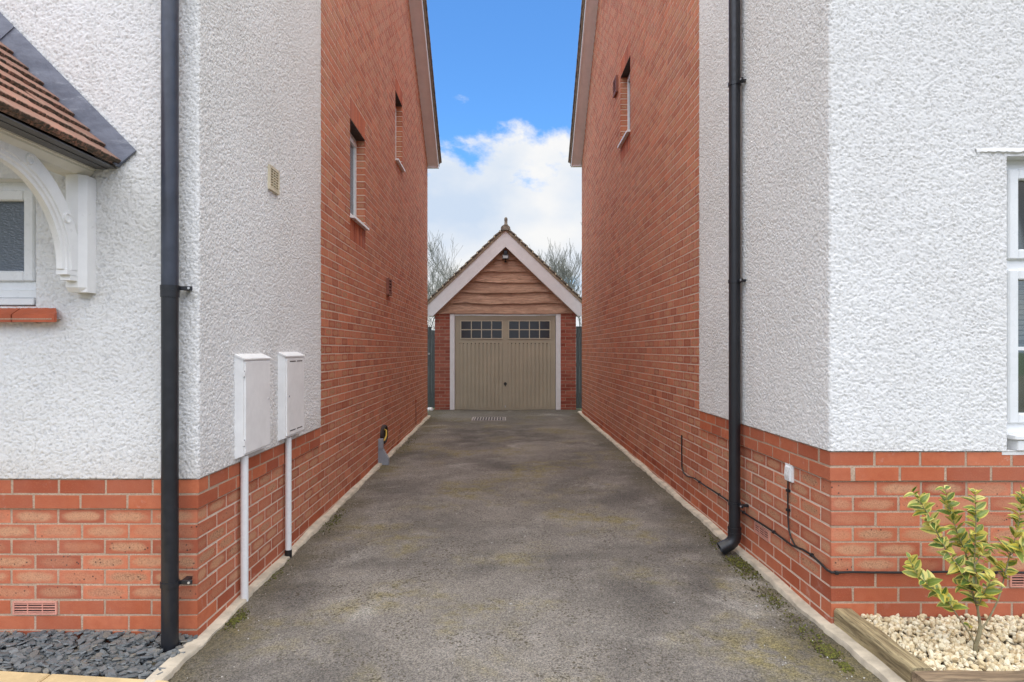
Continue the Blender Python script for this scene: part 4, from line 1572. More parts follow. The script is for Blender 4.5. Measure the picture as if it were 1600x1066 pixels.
# ------------------------------------------------------------------ vents
def vent(xs, f, y0, y1, z0, z1, mat, back, label, ncol, nrow, proud, name='wall_vent'):
    root = empty(name, (xs, (y0 + y1) / 2, z0), label, 'vent')
    m = MB()
    t = (y1 - y0) * 0.10
    a, b = xs - f * .002, xs + f * proud
    m.box(a, b, y0, y0 + t, z0, z1).box(a, b, y1 - t, y1, z0, z1).box(a, b, y0 + t, y1 - t, z0, z0 + t).box(a, b, y0 + t, y1 - t, z1 - t, z1)
    m.build('frame', mat, root)
    bx('backing', back, root, a, xs + f * .003, y0 + t, y1 - t, z0 + t, z1 - t)
    for i in range(nrow):
        z = z0 + t + (z1 - z0 - 2 * t) * (i + 0.5) / nrow
        h = (z1 - z0 - 2 * t) / nrow * 0.19
        sl = MB().prism([(xs + f * .003, y0 + t, z - h), (xs + f * .003, y0 + t, z + h), (xs + f * proud * .9, y0 + t, z + h * .4), (xs + f * proud * .9, y0 + t, z - h * 1.3)], (0, 0, 0), (0, y1 - y0 - 2 * t, 0))
        sl.build('louvre', mat, root)
    for i in range(1, ncol):
        y = y0 + t + (y1 - y0 - 2 * t) * i / ncol
        bx('bar', mat, root, xs + f * .002, xs + f * proud * .95, y - .003, y + .003, z0 + t, z1 - t)
    return root
vent(XL + REND - .004, 1, 4.03, 4.20, 2.37, 2.525, 'cream_plastic', 'hollow_shade', 'small cream louvre vent high on the left roughcast flank', 3, 7, .020)
vent(XL, 1, 8.20, 8.42, 2.06, 2.27, 'brown_plastic', 'dark_brown', 'small brown vent cover on the left brick flank below the windows', 1, 4, .035)
vent(XR, -1, 8.98, 9.22, 5.0, 5.23, 'brown_plastic', 'dark_brown', 'small brown vent cover high on the right brick flank beside the window', 1, 4, .035)

# grey service duct with a brown hood and yellow cable, left flank
def service_duct():
    y = 7.70
    root = empty('service_duct', (XL, y, gz(XL, y)), 'grey service duct with dark brown wall hood and yellow cable at the left wall foot', 'cable duct')
    gz0 = gz(XL, y)
    hood = MB()
    zc, hy, hz = 0.285, 0.155, 0.235
    yc = y + 0.26
    n = 28
    ring = lambda rx, dx: [(XL + dx, yc + 0.17 * rx * math.cos(2 * math.pi * k / n) * (1.0), zc + hz * 0.5 * rx * math.copysign(abs(math.sin(2 * math.pi * k / n)) ** 0.8, math.sin(2 * math.pi * k / n)) + 0.0) for k in range(n)]
    rs = [ring(1.0, -.002), ring(1.0, .030), ring(0.9, .040), ring(0.75, .036), ring(0.72, .010)]
    for rg in rs:
        hood.v += rg
    for l in range(4):
        for k in range(n):
            a, b = l * n + k, l * n + (k + 1) % n
            hood.f.append((a, b, b + n, a + n))
    hood.f.append(tuple(4 * n + k for k in range(n)))
    hood.build('wall_hood', 'dark_brown', root, True)
    cb = MB().tube([(XL + .02, yc - .02, zc + .07), (XL + .05, yc - .03, zc + .05), (XL + .055, yc - .06, zc - .01), (XL + .05, yc - .14, zc - .05), (XL + .04, y + .03, zc - .05), (XL + .035, y + .01, zc - .03)], .011, 8)
    cb.build('cable', 'yellow_plastic', root, True)
    bx('trunking', 'grey_plastic', root, XL - .001, XL + .055, y - .035, y + .035, 0.142, zc - .02, .004)
    sk = MB()
    t0, b0 = 0.14, gz0 - .02
    sk.prism([(XL - .001, y - .036, t0), (XL + .056, y - .036, t0), (XL + .125, y - .036, b0 + .09), (XL + .125, y - .036, b0), (XL - .001, y - .036, b0)], (0, 0, 0), (0, .072, 0))
    sk.build('base_skirt', 'grey_plastic', root)
    return root
service_duct()
# small red pipe stub and faint cable further along the left flank
def stub():
    x = XL + .012
    y = PX(650, x)
    root = empty('pipe_stub', (XL, y, .1), 'thin red pipe stub on the left brick flank near the gate', 'pipe')
    zt = EYE - (628 - YC) * y / F
    MB().tube([(x, y, 0.06), (x, y, zt)], .006, 8).build('pipe', 'brown_plastic', root, True)
    MB().tube([(x, y, zt - .01), (x, y, zt + .04)], .016, 10).build('cap', 'smooth_brick', root, True)
stub()

# ------------------------------------------------------------------ cable and junction box on the right flank
def cable_right():
    root = empty('cable', (XR, 4.5, 0.2), 'black cable clipped along the right house plinth and round its corner', 'cable')
    x = XR - .010
    ye = PX(1065, x)
    zt = EYE - (680 - YC) * ye / F
    pts = [(x, ye, zt), (x, ye, zt * .5 + .14), (x, ye - .01, 0.285), (x, ye - .06, 0.245), (x, ye - .16, 0.236)]
    y = ye - .4
    while y > 3.5:
        pts.append((x, y, 0.262 + 0.004 * math.sin(y * 7) - 0.004 * (5 - y)))
        y -= .12
    pts += [(x, 3.42, 0.272), (x, 3.32, 0.275), (x, 3.22, 0.262), (x - .001, D + .02, 0.252), (x + .006, D - .010, 0.250), (x + .03, D - .013, 0.250)]
    xx = XR + .1
    while xx < XR + 2.0:
        pts.append((xx, D - .011, 0.252 + 0.0025 * math.sin(xx * 9)))
        xx += .1
    MB().tube(pts, .0058, 8).build('cable_run', 'cable_black', root, True)
    for i in range(6, len(pts), 4):
        p = Vector(pts[i])
        bx('cable_clip', 'cable_black', root, p.x - .009, p.x + .009, p.y - .009, p.y + .009, p.z - .009, p.z + .009, .003)
cable_right()
def junction_box():
    y = 3.585
    root = empty('junction_box', (XR, y, .61), 'small white telephone junction box with black lead on the right plinth', 'junction box')
    z1 = EYE - (724 - YC) * y / F
    z0 = EYE - (752 - YC) * y / F
    bx('back_plate', 'white_upvc', root, XR + .001, XR - .012, y - .045, y + .045, z0, z1, .002)
    m = MB()
    m.prism([(XR - .010, y - .028, z0 + .004), (XR - .020, y - .028, z0 + .004), (XR - .024, y - .028, z0 + .035), (XR - .019, y - .028, z1 - .022), (XR - .010, y - .028, z1 - .010)], (0, 0, 0), (0, .058, 0))
    m.build('cover', 'white_upvc', root)
    x = XR - .010
    MB().tube([(x, y + .01, z0 + .01), (x, y + .012, .5), (x, y + .01, .40), (x, y, .33), (x, y - .03, .292), (x - .002, y - .08, .268), (x - .002, y - .14, .266)], .0045, 8).build('lead', 'cable_black', root, True)
    for z in (.55, .44):
        bx('cable_clip', 'cable_black', root, XR + .001, XR - .018, y + .002, y + .022, z - .007, z + .007)
junction_box()

# ------------------------------------------------------------------ garage
GY = 14.07
def garage():
    s = F / GY
    gx0, gx1 = -1.525, 1.603
    ax = 0.040
    root = empty('garage', (ax, GY, 0.0), 'detached brick garage with olive up-and-over door and waney-edged timber gable', 'garage')
    bz = -0.02
    ztop_pier = EYE - (489 - YC) / s
    dx0, dx1 = (710.5 - XC) / s, (868.5 - XC) / s
    fx0, fx1 = (703 - XC) / s, (876 - XC) / s
    core = MB()
    core.box(gx0 + .005, fx0 - .001, GY + .005, GY + .22, bz - .2, ztop_pier)
    core.box(fx1 + .001, gx1 - .005, GY + .005, GY + .22, bz - .2, ztop_pier)
    core.box(gx0 + .005, gx0 + .22, GY + .22, GY + 5.6, bz - .2, ztop_pier)
    core.box(gx1 - .22, gx1 - .005, GY + .22, GY + 5.6, bz - .2, ztop_pier)
    core.box(gx0 + .005, gx1 - .005, GY + 5.4, GY + 5.6, bz - .2, ztop_pier)
    wall = core.build('brick_wall', 'mortar', root)
    bw = Brickwork()
    n = int((ztop_pier - bz) / CH) + 1
    for k in range(n):
        zc = ztop_pier - CH * (k + .5)
        for a, b, fl in ((gx0, fx0 - .001, 0), (fx1 + .001, gx1, 1)):
            L = b - a
            sp = .1025 if (k + fl) % 2 == 0 else L - .1025 - J
            for s0, s1 in ((a, a + sp), (a + sp + J, b)):
                bw.add(((s0 + s1) / 2, GY + BW / 2, zc), math.pi, s1 - s0, BW, BH, 'garage_brick')
    bw.build(wall)
    # frame
    fr = MB()
    ftop = EYE - (491 - YC) / s
    for nm, a, b in (('door_post', fx0, dx0 - .002), ('door_post', dx1 + .002, fx1)):
        bx(nm, 'white_bargeboard', root, a, b, GY - .012, GY + .12, bz - .03, ftop, .005)
    bx('door_head', 'white_bargeboard', root, dx0 - .0015, dx1 + .0015, GY - .004, GY + .12, ftop - .028, ftop, .004)
    # door
    zt, zb = EYE - (493.5 - YC) / s, bz + .025
    yd = GY + .035
    dmb = MB().box(dx0 + .006, dx1 - .006, yd + .02, yd + .04, zb, zt)
    # stiles and rails
    xm = (dx0 + dx1) / 2
    def db(a, b, c, d, o=.012):
        dmb.box(a, b, yd + .020 - o, yd + .021, c, d)
    zr0 = EYE - (536 - YC) / s
    zr1 = EYE - (531 - YC) / s
    db(dx0 + .006, dx0 + .105, zb, zt)
    db(dx1 - .105, dx1 - .006, zb, zt)
    db(xm - .055, xm + .055, zb, zt)
    for a, b in ((dx0 + .105, xm - .055), (xm + .055, dx1 - .105)):
        db(a, b, zt - .075, zt)
        db(a, b, zr0, zr1)
        db(a, b, zb, zb + .035)
    door = dmb.build('door', 'door_olive', root)
    bx('bottom_seal', 'olive_light', root, dx0 + .004, dx1 - .004, yd - .006, yd + .03, bz - .01, zb - .002, .003)
    # vertical ribbed boards: each one a plank of its own
    for a, b in ((dx0 + .105, xm - .055), (xm + .055, dx1 - .105)):
        nb = 11
        st = (b - a) / nb
        for i in range(nb):
            x0 = a + st * i
            bx('door_board', 'door_olive', door, x0 + .010, x0 + st - .010, yd + .004, yd + .0205, zb + .036, zr0 - .001, .006)
            bx('board_top_notch', 'dark_brown', door, x0 - .009, x0 + .009, yd + .012, yd + .0203, zr0 - .022, zr0 - .002)
    # glazed lights: 4 x 2 panes
    for a, b in ((719, 785.5), (794, 860.5)):
        x0, x1 = (a - XC) / s, (b - XC) / s
        z0, z1 = EYE - (530 - YC) / s, EYE - (500.5 - YC) / s
        fm = MB()
        t = .022
        yy0, yy1 = yd - .006, yd + .0195
        fm.box(x0, x0 + t, yy0, yy1, z0, z1).box(x1 - t, x1, yy0, yy1, z0, z1).box(x0 + t, x1 - t, yy0, yy1, z0, z0 + t).box(x0 + t, x1 - t, yy0, yy1, z1 - t, z1)
        wf = fm.build('window', 'olive_light', door)
        wdt, hgt = (x1 - x0 - 2 * t) / 4, (z1 - z0 - 2 * t) / 2
        for i in range(4):
            for j in range(2):
                bx('pane', 'garage_glass', door, x0 + t + wdt * i + .001, x0 + t + wdt * (i + 1) - .001, yd + .008, yd + .0195, z0 + t + hgt * j + .001, z0 + t + hgt * (j + 1) - .001)
        for i in range(1, 4):
            bx('glazing_bar', 'olive_light', door, x0 + t + wdt * i - .010, x0 + t + wdt * i + .010, yd - .002, yd + .010, z0 + t, z1 - t)
        bx('glazing_bar', 'olive_light', door, x0 + t, x1 - t, yd - .0015, yd + .0095, z0 + t + hgt - .010, z0 + t + hgt + .010)
    hz = EYE - (600 - YC) / s
    h = MB()
    h.tube([(xm, yd + .01, hz), (xm, yd - .03, hz)], .012, 10).box(xm - .012, xm + .012, yd - .05, yd - .028, hz - .055, hz + .028, .006)
    h.build('handle', 'black_metal', door)
    MB().tube([(xm, yd + .010, hz), (xm, yd + .002, hz)], .035, 16).build('handle_plate', 'black_metal', door, True)
    bx('latch_mark', 'silver', door, xm - .008, xm + .008, yd + .002, yd + .009, zb + .05, zb + .10)
    # gable: waney-edge boards (bottom edges in photo pixels), each lapping the next
    yb = GY - .01
    sg = F / yb
    bots = [490.3, 474.5, 457.5, 441.6, 425.5, 406.5, 393.0]
    apex = EYE - (383 - YC) / sg
    slope = 0.955
    half = lambda z: max(0.02, (apex - z) / slope)
    back = MB().prism([(ax - half(ztop_pier), yb + .06, ztop_pier), (ax + half(ztop_pier), yb + .06, ztop_pier), (ax, yb + .06, apex)], (0, 0, 0), (0, .1, 0))
    back.build('gable_backing', 'dark_brown', root)
    bx('door_head_backing', 'dark_brown', root, fx0 - .01, fx1 + .01, GY + .03, GY + .16, ftop - .02, ztop_pier + .06)  # unseen dark box added to block light leaking above the door head
    for i, pb in enumerate(bots):
        z0 = EYE - (pb - YC) / sg
        z1 = EYE - (bots[i + 1] - YC) / sg + .05 if i + 1 < len(bots) else apex
        m = MB()
        nseg = 40
        w0, w1 = half(z0) + .03, half(z1) + .03
        r1, r2, r3 = rnd.uniform(0, 6), rnd.uniform(0, 6), rnd.uniform(0, 6)
        amp = 0.004 if i in (0, 5, 6) else 0.015
        for j in range(nseg + 1):
            t = j / nseg
            xa = ax - w0 + 2 * w0 * t
            dz = amp * (math.sin(xa * 3.1 + r1) * .8 + math.sin(xa * 7.3 + r2) * .45 + math.sin(xa * 17 + r3) * .18)
            xb_ = ax - w1 + 2 * w1 * t
            m.v += [(xa, yb - .030, z0 + dz), (xb_, yb + .030, z1), (xa, yb + .010, z0 + dz + .006), (xb_, yb + .045, z1)]
        for j in range(nseg):
            o = 4 * j
            m.f += [(o, o + 4, o + 5, o + 1), (o + 2, o + 6, o + 4, o), (o + 3, o + 7, o + 6, o + 2), (o + 1, o + 5, o + 7, o + 3)]
        m.f += [(0, 1, 3, 2), (4 * nseg, 4 * nseg + 2, 4 * nseg + 3, 4 * nseg + 1)]
        m.build('gable_board', 'waney_oak', root)
    # barge boards
    yv = GY - .20
    sv = F / yv
    top_ = EYE - (360.5 - YC) / sv
    inn = EYE - (385.5 - YC) / sv
    for sd in (-1, 1):
        xo = -1.655 if sd < 0 else 1.712
        zo1 = top_ - slope * abs(xo - ax)
        zo0 = EYE - (493.8 - YC) / sv
        xi = ax + sd * (inn - zo0) / slope
        m = MB().prism([(ax, yv, top_), (xo, yv, zo1), (xo, yv, zo0), (xi, yv, zo0), (ax, yv, inn)], (0, 0, 0), (0, .024, 0))
        m.build('bargeboard', 'white_bargeboard', root)
        # soffit behind it
        so = MB().prism([(ax, yv + .024, inn + .01), (xi, yv + .024, zo0 + .01), (xi, yv + .024, zo0 + .03), (ax, yv + .024, inn + .03)], (0, 0, 0), (0, .2, 0))
        so.build('soffit', 'white_bargeboard', root)
        bx('eaves_end', 'white_bargeboard', root, min(xo, xi), max(xo, xi), yv + .024, GY + .2, zo0 + .002, zo0 + .03)
    rf = MB()
    lift = 0.0
    for sd in (-1, 1):
        xo = -1.70 if sd < 0 else 1.757
        za = top_ + .028
        ze = za - slope * abs(xo - ax)
        rf.prism([(ax, yv - .03, za), (xo, yv - .03, ze), (xo, yv - .03, ze + .05), (ax, yv - .03, za + .05)], (0, 0.05, 0), (0, 6.1, 0))
    roof = rf.build('roof', 'roof_tile_grey', root)
    for sd in (-1, 1):
        xo = -1.70 if sd < 0 else 1.757
        za = top_ + .024
        L = abs(xo - ax)
        bd = MB().prism([(ax, yv - .016, za - .03), (xo, yv - .016, za - .03 - slope * L), (xo, yv - .016, za + .045 - slope * L), (ax, yv - .016, za + .045)], (0, 0, 0), (0, .034, 0))
        bd.build('verge_bedding', 'verge_mortar', roof)
        nn = int(L / .125)
        un = Vector((sd * slope, 0, 1)).normalized()
        for i in range(nn + 1):
            x0 = xo - sd * .125 * i
            if (x0 - ax) * sd < .06: break
            x1 = x0 - sd * .175
            p0 = Vector((x0, yv - .045, za + .055 - slope * abs(x0 - ax)))
            p1 = Vector((x1, yv - .045, za + .055 - slope * abs(x1 - ax)))
            m = MB().prism([p0, p1, p1 + un * .012, p0 + un * .038], (0, 0, 0), (0, .30, 0))
            m.build('verge_tile', 'roof_tile_grey', roof)
            cp = MB().box(x0 - .014, x0 + .014, yv - .052, yv - .02, p0.z - .006, p0.z + .030, .004)
            cp.build('verge_clip', 'cream_plastic', roof)
    rd = MB()
    zr = top_ + .055
    prof = [(ax + .105 * math.cos(t), zr + .085 * math.sin(t) - .02) for t in [math.pi * (-.12 + 1.24 * i / 14) for i in range(15)]]
    rd.prism([(x, yv - .06, z) for x, z in prof], (0, 0, 0), (0, 5.9, 0))
    rd.build('ridge_tile', 'roof_tile_grey', roof)
    fz = zr + .05
    fn = MB()
    prs = [(.052, 0), (.046, .03), (.034, .05), (.034, .10), (.038, .13), (.034, .17), (.018, .19)]
    fn.tube([(ax + .008, yv + .02, fz + h_) for r_, h_ in prs], [r_ for r_, h_ in prs], 12)
    fn.build('finial', 'roof_tile_grey', roof, True)
    return ax, sg
gax, gsg = garage()

def flood_light():
    x = gax
    yb = GY - .028
    s = F / yb
    z = EYE - (402 - YC) / s
    root = empty('security_light', (x, yb, z), 'small black security light on the garage gable timber', 'light fitting')
    bx('bracket', 'black_metal', root, x - .03, x + .03, yb - .06, yb + .07, z - .02, z + .06)
    h = MB()
    h.prism([(x - .066, yb - .03, z - .055), (x - .066, yb - .03, z + .045), (x - .066, yb - .14, z + .035), (x - .066, yb - .16, z - .055)], (0, 0, 0), (.132, 0, 0))
    h.build('lamp_head', 'black_metal', root)
    bx('lens', 'lens_glass', root, x - .052, x + .052, yb - .168, yb - .150, z - .045, z + .010)
    bx('back_box', 'slate_grey_and_pipe_sheen', root, x - .045, x + .045, yb - .07, yb + .05, z + .050, z + .145, .012)
    m = MB().tube([(x, yb - .05, z - .05), (x, yb - .055, z - .085)], .010, 8)
    m.tube([(x, yb - .055, z - .085), (x, yb - .056, z - .105), (x, yb - .055, z - .125)], [.012, .030, .014], 12)
    m.build('motion_sensor', 'black_metal', root, True)
flood_light()

# ------------------------------------------------------------------ gates beside the garage
def gate(x0, x1, y, ztop, z0, label, arch, knob):
    root = empty('gate', ((x0 + x1) / 2, y, z0), label, 'gate', 'grey gates beside the garage')
    n = 3
    st = (x1 - x0) / n
    for i in range(n):
        a = x0 + st * i
        zt = ztop + (arch[i] if arch else 0)
        m = MB().box(a + .0015, a + st - .0015, y, y + .022, z0 + .02, zt, .003)
        m.build('gate_board', 'grey_gate_paint', root)
    for z in (z0 + .25, z0 + .95, ztop - .25):
        bx('gate_rail', 'grey_gate_paint', root, x0, x1, y + .022, y + .06, z, z + .09)
    if knob:
        MB().tube([(x0 + .09, y, 1.25), (x0 + .09, y - .05, 1.25)], .022, 12).build('knob', 'silver', root, True)
    return root
yg = GY + .10
sg_ = F / yg
gate(P(664, 0, yg).x, P(679.4, 0, yg).x, yg, EYE - (512 - YC) / sg_, 0.03, 'dark grey boarded side gate left of the garage', (0.06, .02, -.06), True)
gate(P(900.2, 0, yg).x, P(916, 0, yg).x, yg, EYE - (510 - YC) / sg_, 0.01, 'dark grey boarded side gate right of the garage', None, False)
pk = empty('white_bag', (P(672, 0, 13.9).x, 13.9, 0.0), 'small crumpled white packet lying at the foot of the left gate', 'litter')
mb_ = MB()
for i in range(5):
    for k in range(10):
        t = 2 * math.pi * k / 10
        rr_ = [.04, .075, .08, .06, .02][i]
        mb_.v.append((pk.location.x + .9 * rr_ * math.cos(t) + rnd.uniform(-.008, .008), 13.9 + rr_ * math.sin(t) + rnd.uniform(-.008, .008), .0 + [.0, .01, .04, .07, .08][i] + rnd.uniform(-.006, .006)))
for i in range(4):
    for k in range(10):
        a, b = i * 10 + k, i * 10 + (k + 1) % 10
        mb_.f.append((a, b, b + 10, a + 10))
mb_.f += [tuple(range(9, -1, -1)), tuple(40 + k for k in range(10))]
mb_.build('packet', 'white_upvc', pk)

# pale fence further back, seen over the right gate
def back_fence():
    root = empty('garden_fence', (0, 24, -0.3), 'pale boarded garden fence behind the garage', 'fence')
    for i in range(60):
        x = -9 + i * .3
        bx('fence_board', 'fence_pale', root, x, x + .28, 24, 24.02, -.3, 2.12 + .01 * (i % 3))
    for z in (0.3, 1.6):
        bx('fence_rail', 'fence_pale', root, -9, 9, 24.021, 24.07, z, z + .08)
back_fence()

# ------------------------------------------------------------------ gully grate in the drive
def grate():
    x0, x1, y0, y1 = -0.61, 0.045, 11.9, 12.5
    z = gz(0, 12.2) + .010
    root = empty('drain_grate', ((x0 + x1) / 2, (y0 + y1) / 2, z), 'square slotted metal drain grate in the drive before the garage', 'drain')
    m = MB()
    t = .03
    m.box(x0, x1, y0, y0 + t, z - .04, z + .006).box(x0, x1, y1 - t, y1, z - .04, z + .006).box(x0, x0 + t, y0 + t, y1 - t, z - .04, z + .006).box(x1 - t, x1, y0 + t, y1 - t, z - .04, z + .006)
    m.build('frame', 'grate_metal', root)
    bx('pit', 'hollow_shade', root, x0 + t, x1 - t, y0 + t, y1 - t, z - .03, z + .0)
    n = 11
    for i in range(n):
        x = x0 + t + (x1 - x0 - 2 * t) * (i + .5) / n
        bx('bar', 'grate_metal', root, x - .011, x + .011, y0 + t, y1 - t, z - .02, z + .006)
    bx('cross_bar', 'grate_metal', root, x0 + t, x1 - t, (y0 + y1) / 2 - .015, (y0 + y1) / 2 + .015, z - .02, z + .003)
grate()

# ------------------------------------------------------------------ slate bed and paving, bottom left
def ico():
    t = (1 + 5 ** .5) / 2
    v = [(-1, t, 0), (1, t, 0), (-1, -t, 0), (1, -t, 0), (0, -1, t), (0, 1, t), (0, -1, -t), (0, 1, -t), (t, 0, -1), (t, 0, 1), (-t, 0, -1), (-t, 0, 1)]
    f = [(0, 11, 5), (0, 5, 1), (0, 1, 7), (0, 7, 10), (0, 10, 11), (1, 5, 9), (5, 11, 4), (11, 10, 2), (10, 7, 6), (7, 1, 8), (3, 9, 4), (3, 4, 2), (3, 2, 6), (3, 6, 8), (3, 8, 9), (4, 9, 5), (2, 4, 11), (6, 2, 10), (8, 6, 7), (9, 8, 1)]
    v = np.array(v) / math.sqrt(1 + t * t)
    return v, f
def ico2():
    v, f = ico()
    v = [tuple(x) for x in v]
    mid, nf = {}, []
    def mp(a, b):
        k = (min(a, b), max(a, b))
        if k not in mid:
            p = (np.array(v[a]) + np.array(v[b])) / 2
            v.append(tuple(p / np.linalg.norm(p)))
            mid[k] = len(v) - 1
        return mid[k]
    for a, b, c in f:
        x, y, z = mp(a, b), mp(b, c), mp(c, a)
        nf += [(a, x, z), (b, y, x), (c, z, y), (x, y, z)]
    return np.array(v), nf
ICO, ICO2 = ico(), ico2()
def scatter(name, mat, items, templates, smooth=False):
    """items: (x, y, z, (sx, sy, sz), (rx, ry, rz)); one mesh, tone per stone"""
    VV, FF, TN = [], [], []
    base = 0
    for it in items:
        V, Fc = templates[rnd.randrange(len(templates))]
        x, y, z, sc, ro = it
        Mx = np.array(Euler(ro).to_matrix())
        q = (V * np.array(sc)) @ Mx.T + np.array((x, y, z))
        VV.append(q)
        FF += [tuple(i + base for i in f) for f in Fc]
        base += len(V)
        TN += [rnd.random()] * len(V)
    me = bpy.data.meshes.new(name)
    me.from_pydata(np.concatenate(VV).tolist(), [], FF)
    at = me.attributes.new('tone', 'FLOAT', 'POINT')
    at.data.foreach_set('value', np.array(TN, dtype=np.float32))
    o = place(name, me, mat, None, smooth)
    return o
def chip_template():
    n = rnd.choice((5, 6, 6, 7))
    pts = []
    for k in range(n):
        a = 2 * math.pi * (k + rnd.uniform(-.3, .3)) / n
        r_ = rnd.uniform(.7, 1.1)
        pts.append((r_ * math.cos(a), r_ * math.sin(a)))
    v = [(x, y, -1) for x, y in pts] + [(x * .93 + rnd.uniform(-.05, .05), y * .93, 1 + rnd.uniform(-.3, .3)) for x, y in pts]
    f = [tuple(range(n - 1, -1, -1)), tuple(range(n, 2 * n))] + [(k, (k + 1) % n, n + (k + 1) % n, n + k) for k in range(n)]
    return np.array(v, float), f
chips = [chip_template() for _ in range(14)]
xr_b = XL - 0.015
def slate_front(x):      # line where the paving starts
    t = (x + 2.3) / 0.8
    return 2.83 - 0.085 * t
def slate_edge_x(y):     # slate meets the concrete strip
    return XL - 0.005 + (D - y) * 0.02
sheet('planting_bed', 'soil', -3.7, XL + 0.0, 2.66, D + .02, lambda x, y: -0.115, 4, 4)
items = []
for i in range(3500):
    y = rnd.uniform(2.70, D - .005)
    x = rnd.uniform(-3.1, slate_edge_x(y))
    if y < slate_front(x) + .01:
        continue
    if math.hypot(x - P(265.5, 0, 3.045).x, y - 3.045) < .052:
        continue
    lay = rnd.random()
    z = -0.105 + .040 * lay + .030 * max(0, (y - 2.9) / .24) * (1 if x < -1.7 else .4)
    r_ = rnd.uniform(.010, .028)
    items.append((x, y, z, (r_ * rnd.uniform(.9, 1.5), r_ * rnd.uniform(.6, 1), rnd.uniform(.0022, .0045)), (rnd.gauss(0, .2), rnd.gauss(0, .2), rnd.uniform(0, 6.3))))
tag(scatter('slate_chippings', 'slate_chips', items, chips), 'blue grey slate chippings along the left house wall', 'chippings', kind='stuff')
# stray chips on the strip
# paving slabs
def slabs():
    ySl = lambda x: slate_front(x) - .012
    pv = empty('paving', (-2.4, 2.4, -.1))
    tag(pv, kind='structure')
    xs_ = [-3.9, -3.3, -2.72, -1.985, -1.435]
    for i in range(len(xs_) - 1):
        a, b = xs_[i] + .004, xs_[i + 1] - .004
        ya, yb_ = ySl(a), ySl(b)
        zt = -.070
        m = MB()
        c = .006
        lo = 1.9
        for z, q in ((zt - .05, 0), (zt - c, 0), (zt, c)):
            m.v += [(a + q, lo + q, z), (b - q, lo + q, z), (b - q, yb_ - q, z), (a + q, ya - q, z)]
        m.f.append((8, 9, 10, 11))
        for l in (0, 4):
            for k in range(4):
                m.f.append((l + k, l + (k + 1) % 4, l + 4 + (k + 1) % 4, l + 4 + k))
        m.build('paving_slab', 'yellow_slab', pv)
slabs()
# small edging stones in mortar where the strip runs down beside the slate bed

# ------------------------------------------------------------------ raised gravel bed, bottom right
def sleepers():
    zt = 0.071
    def sl(name, label, mat, x0, x1, y0, y1, z0, z1, alongY):
        m = MB()
        n = 30
        L0, L1 = (y0, y1) if alongY else (x0, x1)
        A0, A1 = (x0, x1) if alongY else (y0, y1)
        prof = [(A0, z0), (A1, z0), (A1, z1 - .008), (A1 - .008, z1), (A0 + .010, z1 + .002), (A0, z1 - .010), (A0 + .001, (z0 + z1) / 2)]
        k = len(prof)
        for i in range(n + 1):
            u = L0 + (L1 - L0) * i / n
            for a, z in prof:
                ja, jz = .0016 * math.sin(u * 21 + a * 50) + rnd.uniform(-.0006, .0006), .0016 * math.sin(u * 17 + z * 40)
                m.v.append((a + ja, u, z + jz) if alongY else (u, a + ja, z + jz))
        for i in range(n):
            for j in range(k):
                a, b = i * k + j, i * k + (j + 1) % k
                m.f.append((a, b, b + k, a + k) if not alongY else (a, a + k, b + k, b))
        m.f += [tuple(range(k)), tuple(n * k + j for j in range(k))]
        o = m.build(name, mat)
        me = o.data
        return tag(o, label, 'sleeper', 'timber sleepers edging the gravel bed')
    sl('timber_sleeper', 'weathered timber sleeper running along the drive edge from the house corner', 'sleeper_timber_lengthwise', 1.630, 1.722, 2.545, D - .006, -.13, zt, True)
    sl('timber_sleeper', 'brown timber sleeper across the front of the gravel bed', 'sleeper_timber_across', 1.632, 3.6, 2.445, 2.541, -.13, zt - .003, False)
sleepers()
sheet('gravel_bed_soil', 'soil', 1.70, 3.6, 2.53, D + .02, lambda x, y: -.01, 4, 4)
gt = []
V2, F2 = ICO2
for i in range(10):
    jit = 1 + nrng.uniform(-.16, .16, (len(V2), 1))
    # knock a few flats
    q = V2 * jit
    for _ in range(6):
        nd = nrng.normal(size=3)
        nd /= np.linalg.norm(nd)
        h = nrng.uniform(.55, .85)
        dd = q @ nd
        q = q - np.outer(np.clip(dd - h, 0, None), nd)
    gt.append((q, F2))
items = []
for i in range(3700):
    x, y = rnd.uniform(1.725, 3.25), rnd.uniform(2.545, D - .008)
    r_ = rnd.uniform(.0075, .0165)
    z = 0.002 + .030 * rnd.random() + .010 * math.sin(x * 5) * math.sin(y * 7) + .006
    if math.hypot(x - 2.09, y - 2.81) < .012: continue
    items.append((x, y, z, (r_ * rnd.uniform(.9, 1.4), r_ * rnd.uniform(.8, 1.1), r_ * rnd.uniform(.6, .9)), (rnd.uniform(0, 6), rnd.uniform(0, 6), rnd.uniform(0, 6))))
tag(scatter('gravel', 'cotswold_gravel', items, gt), 'cream gravel filling the raised bed', 'gravel', kind='stuff')

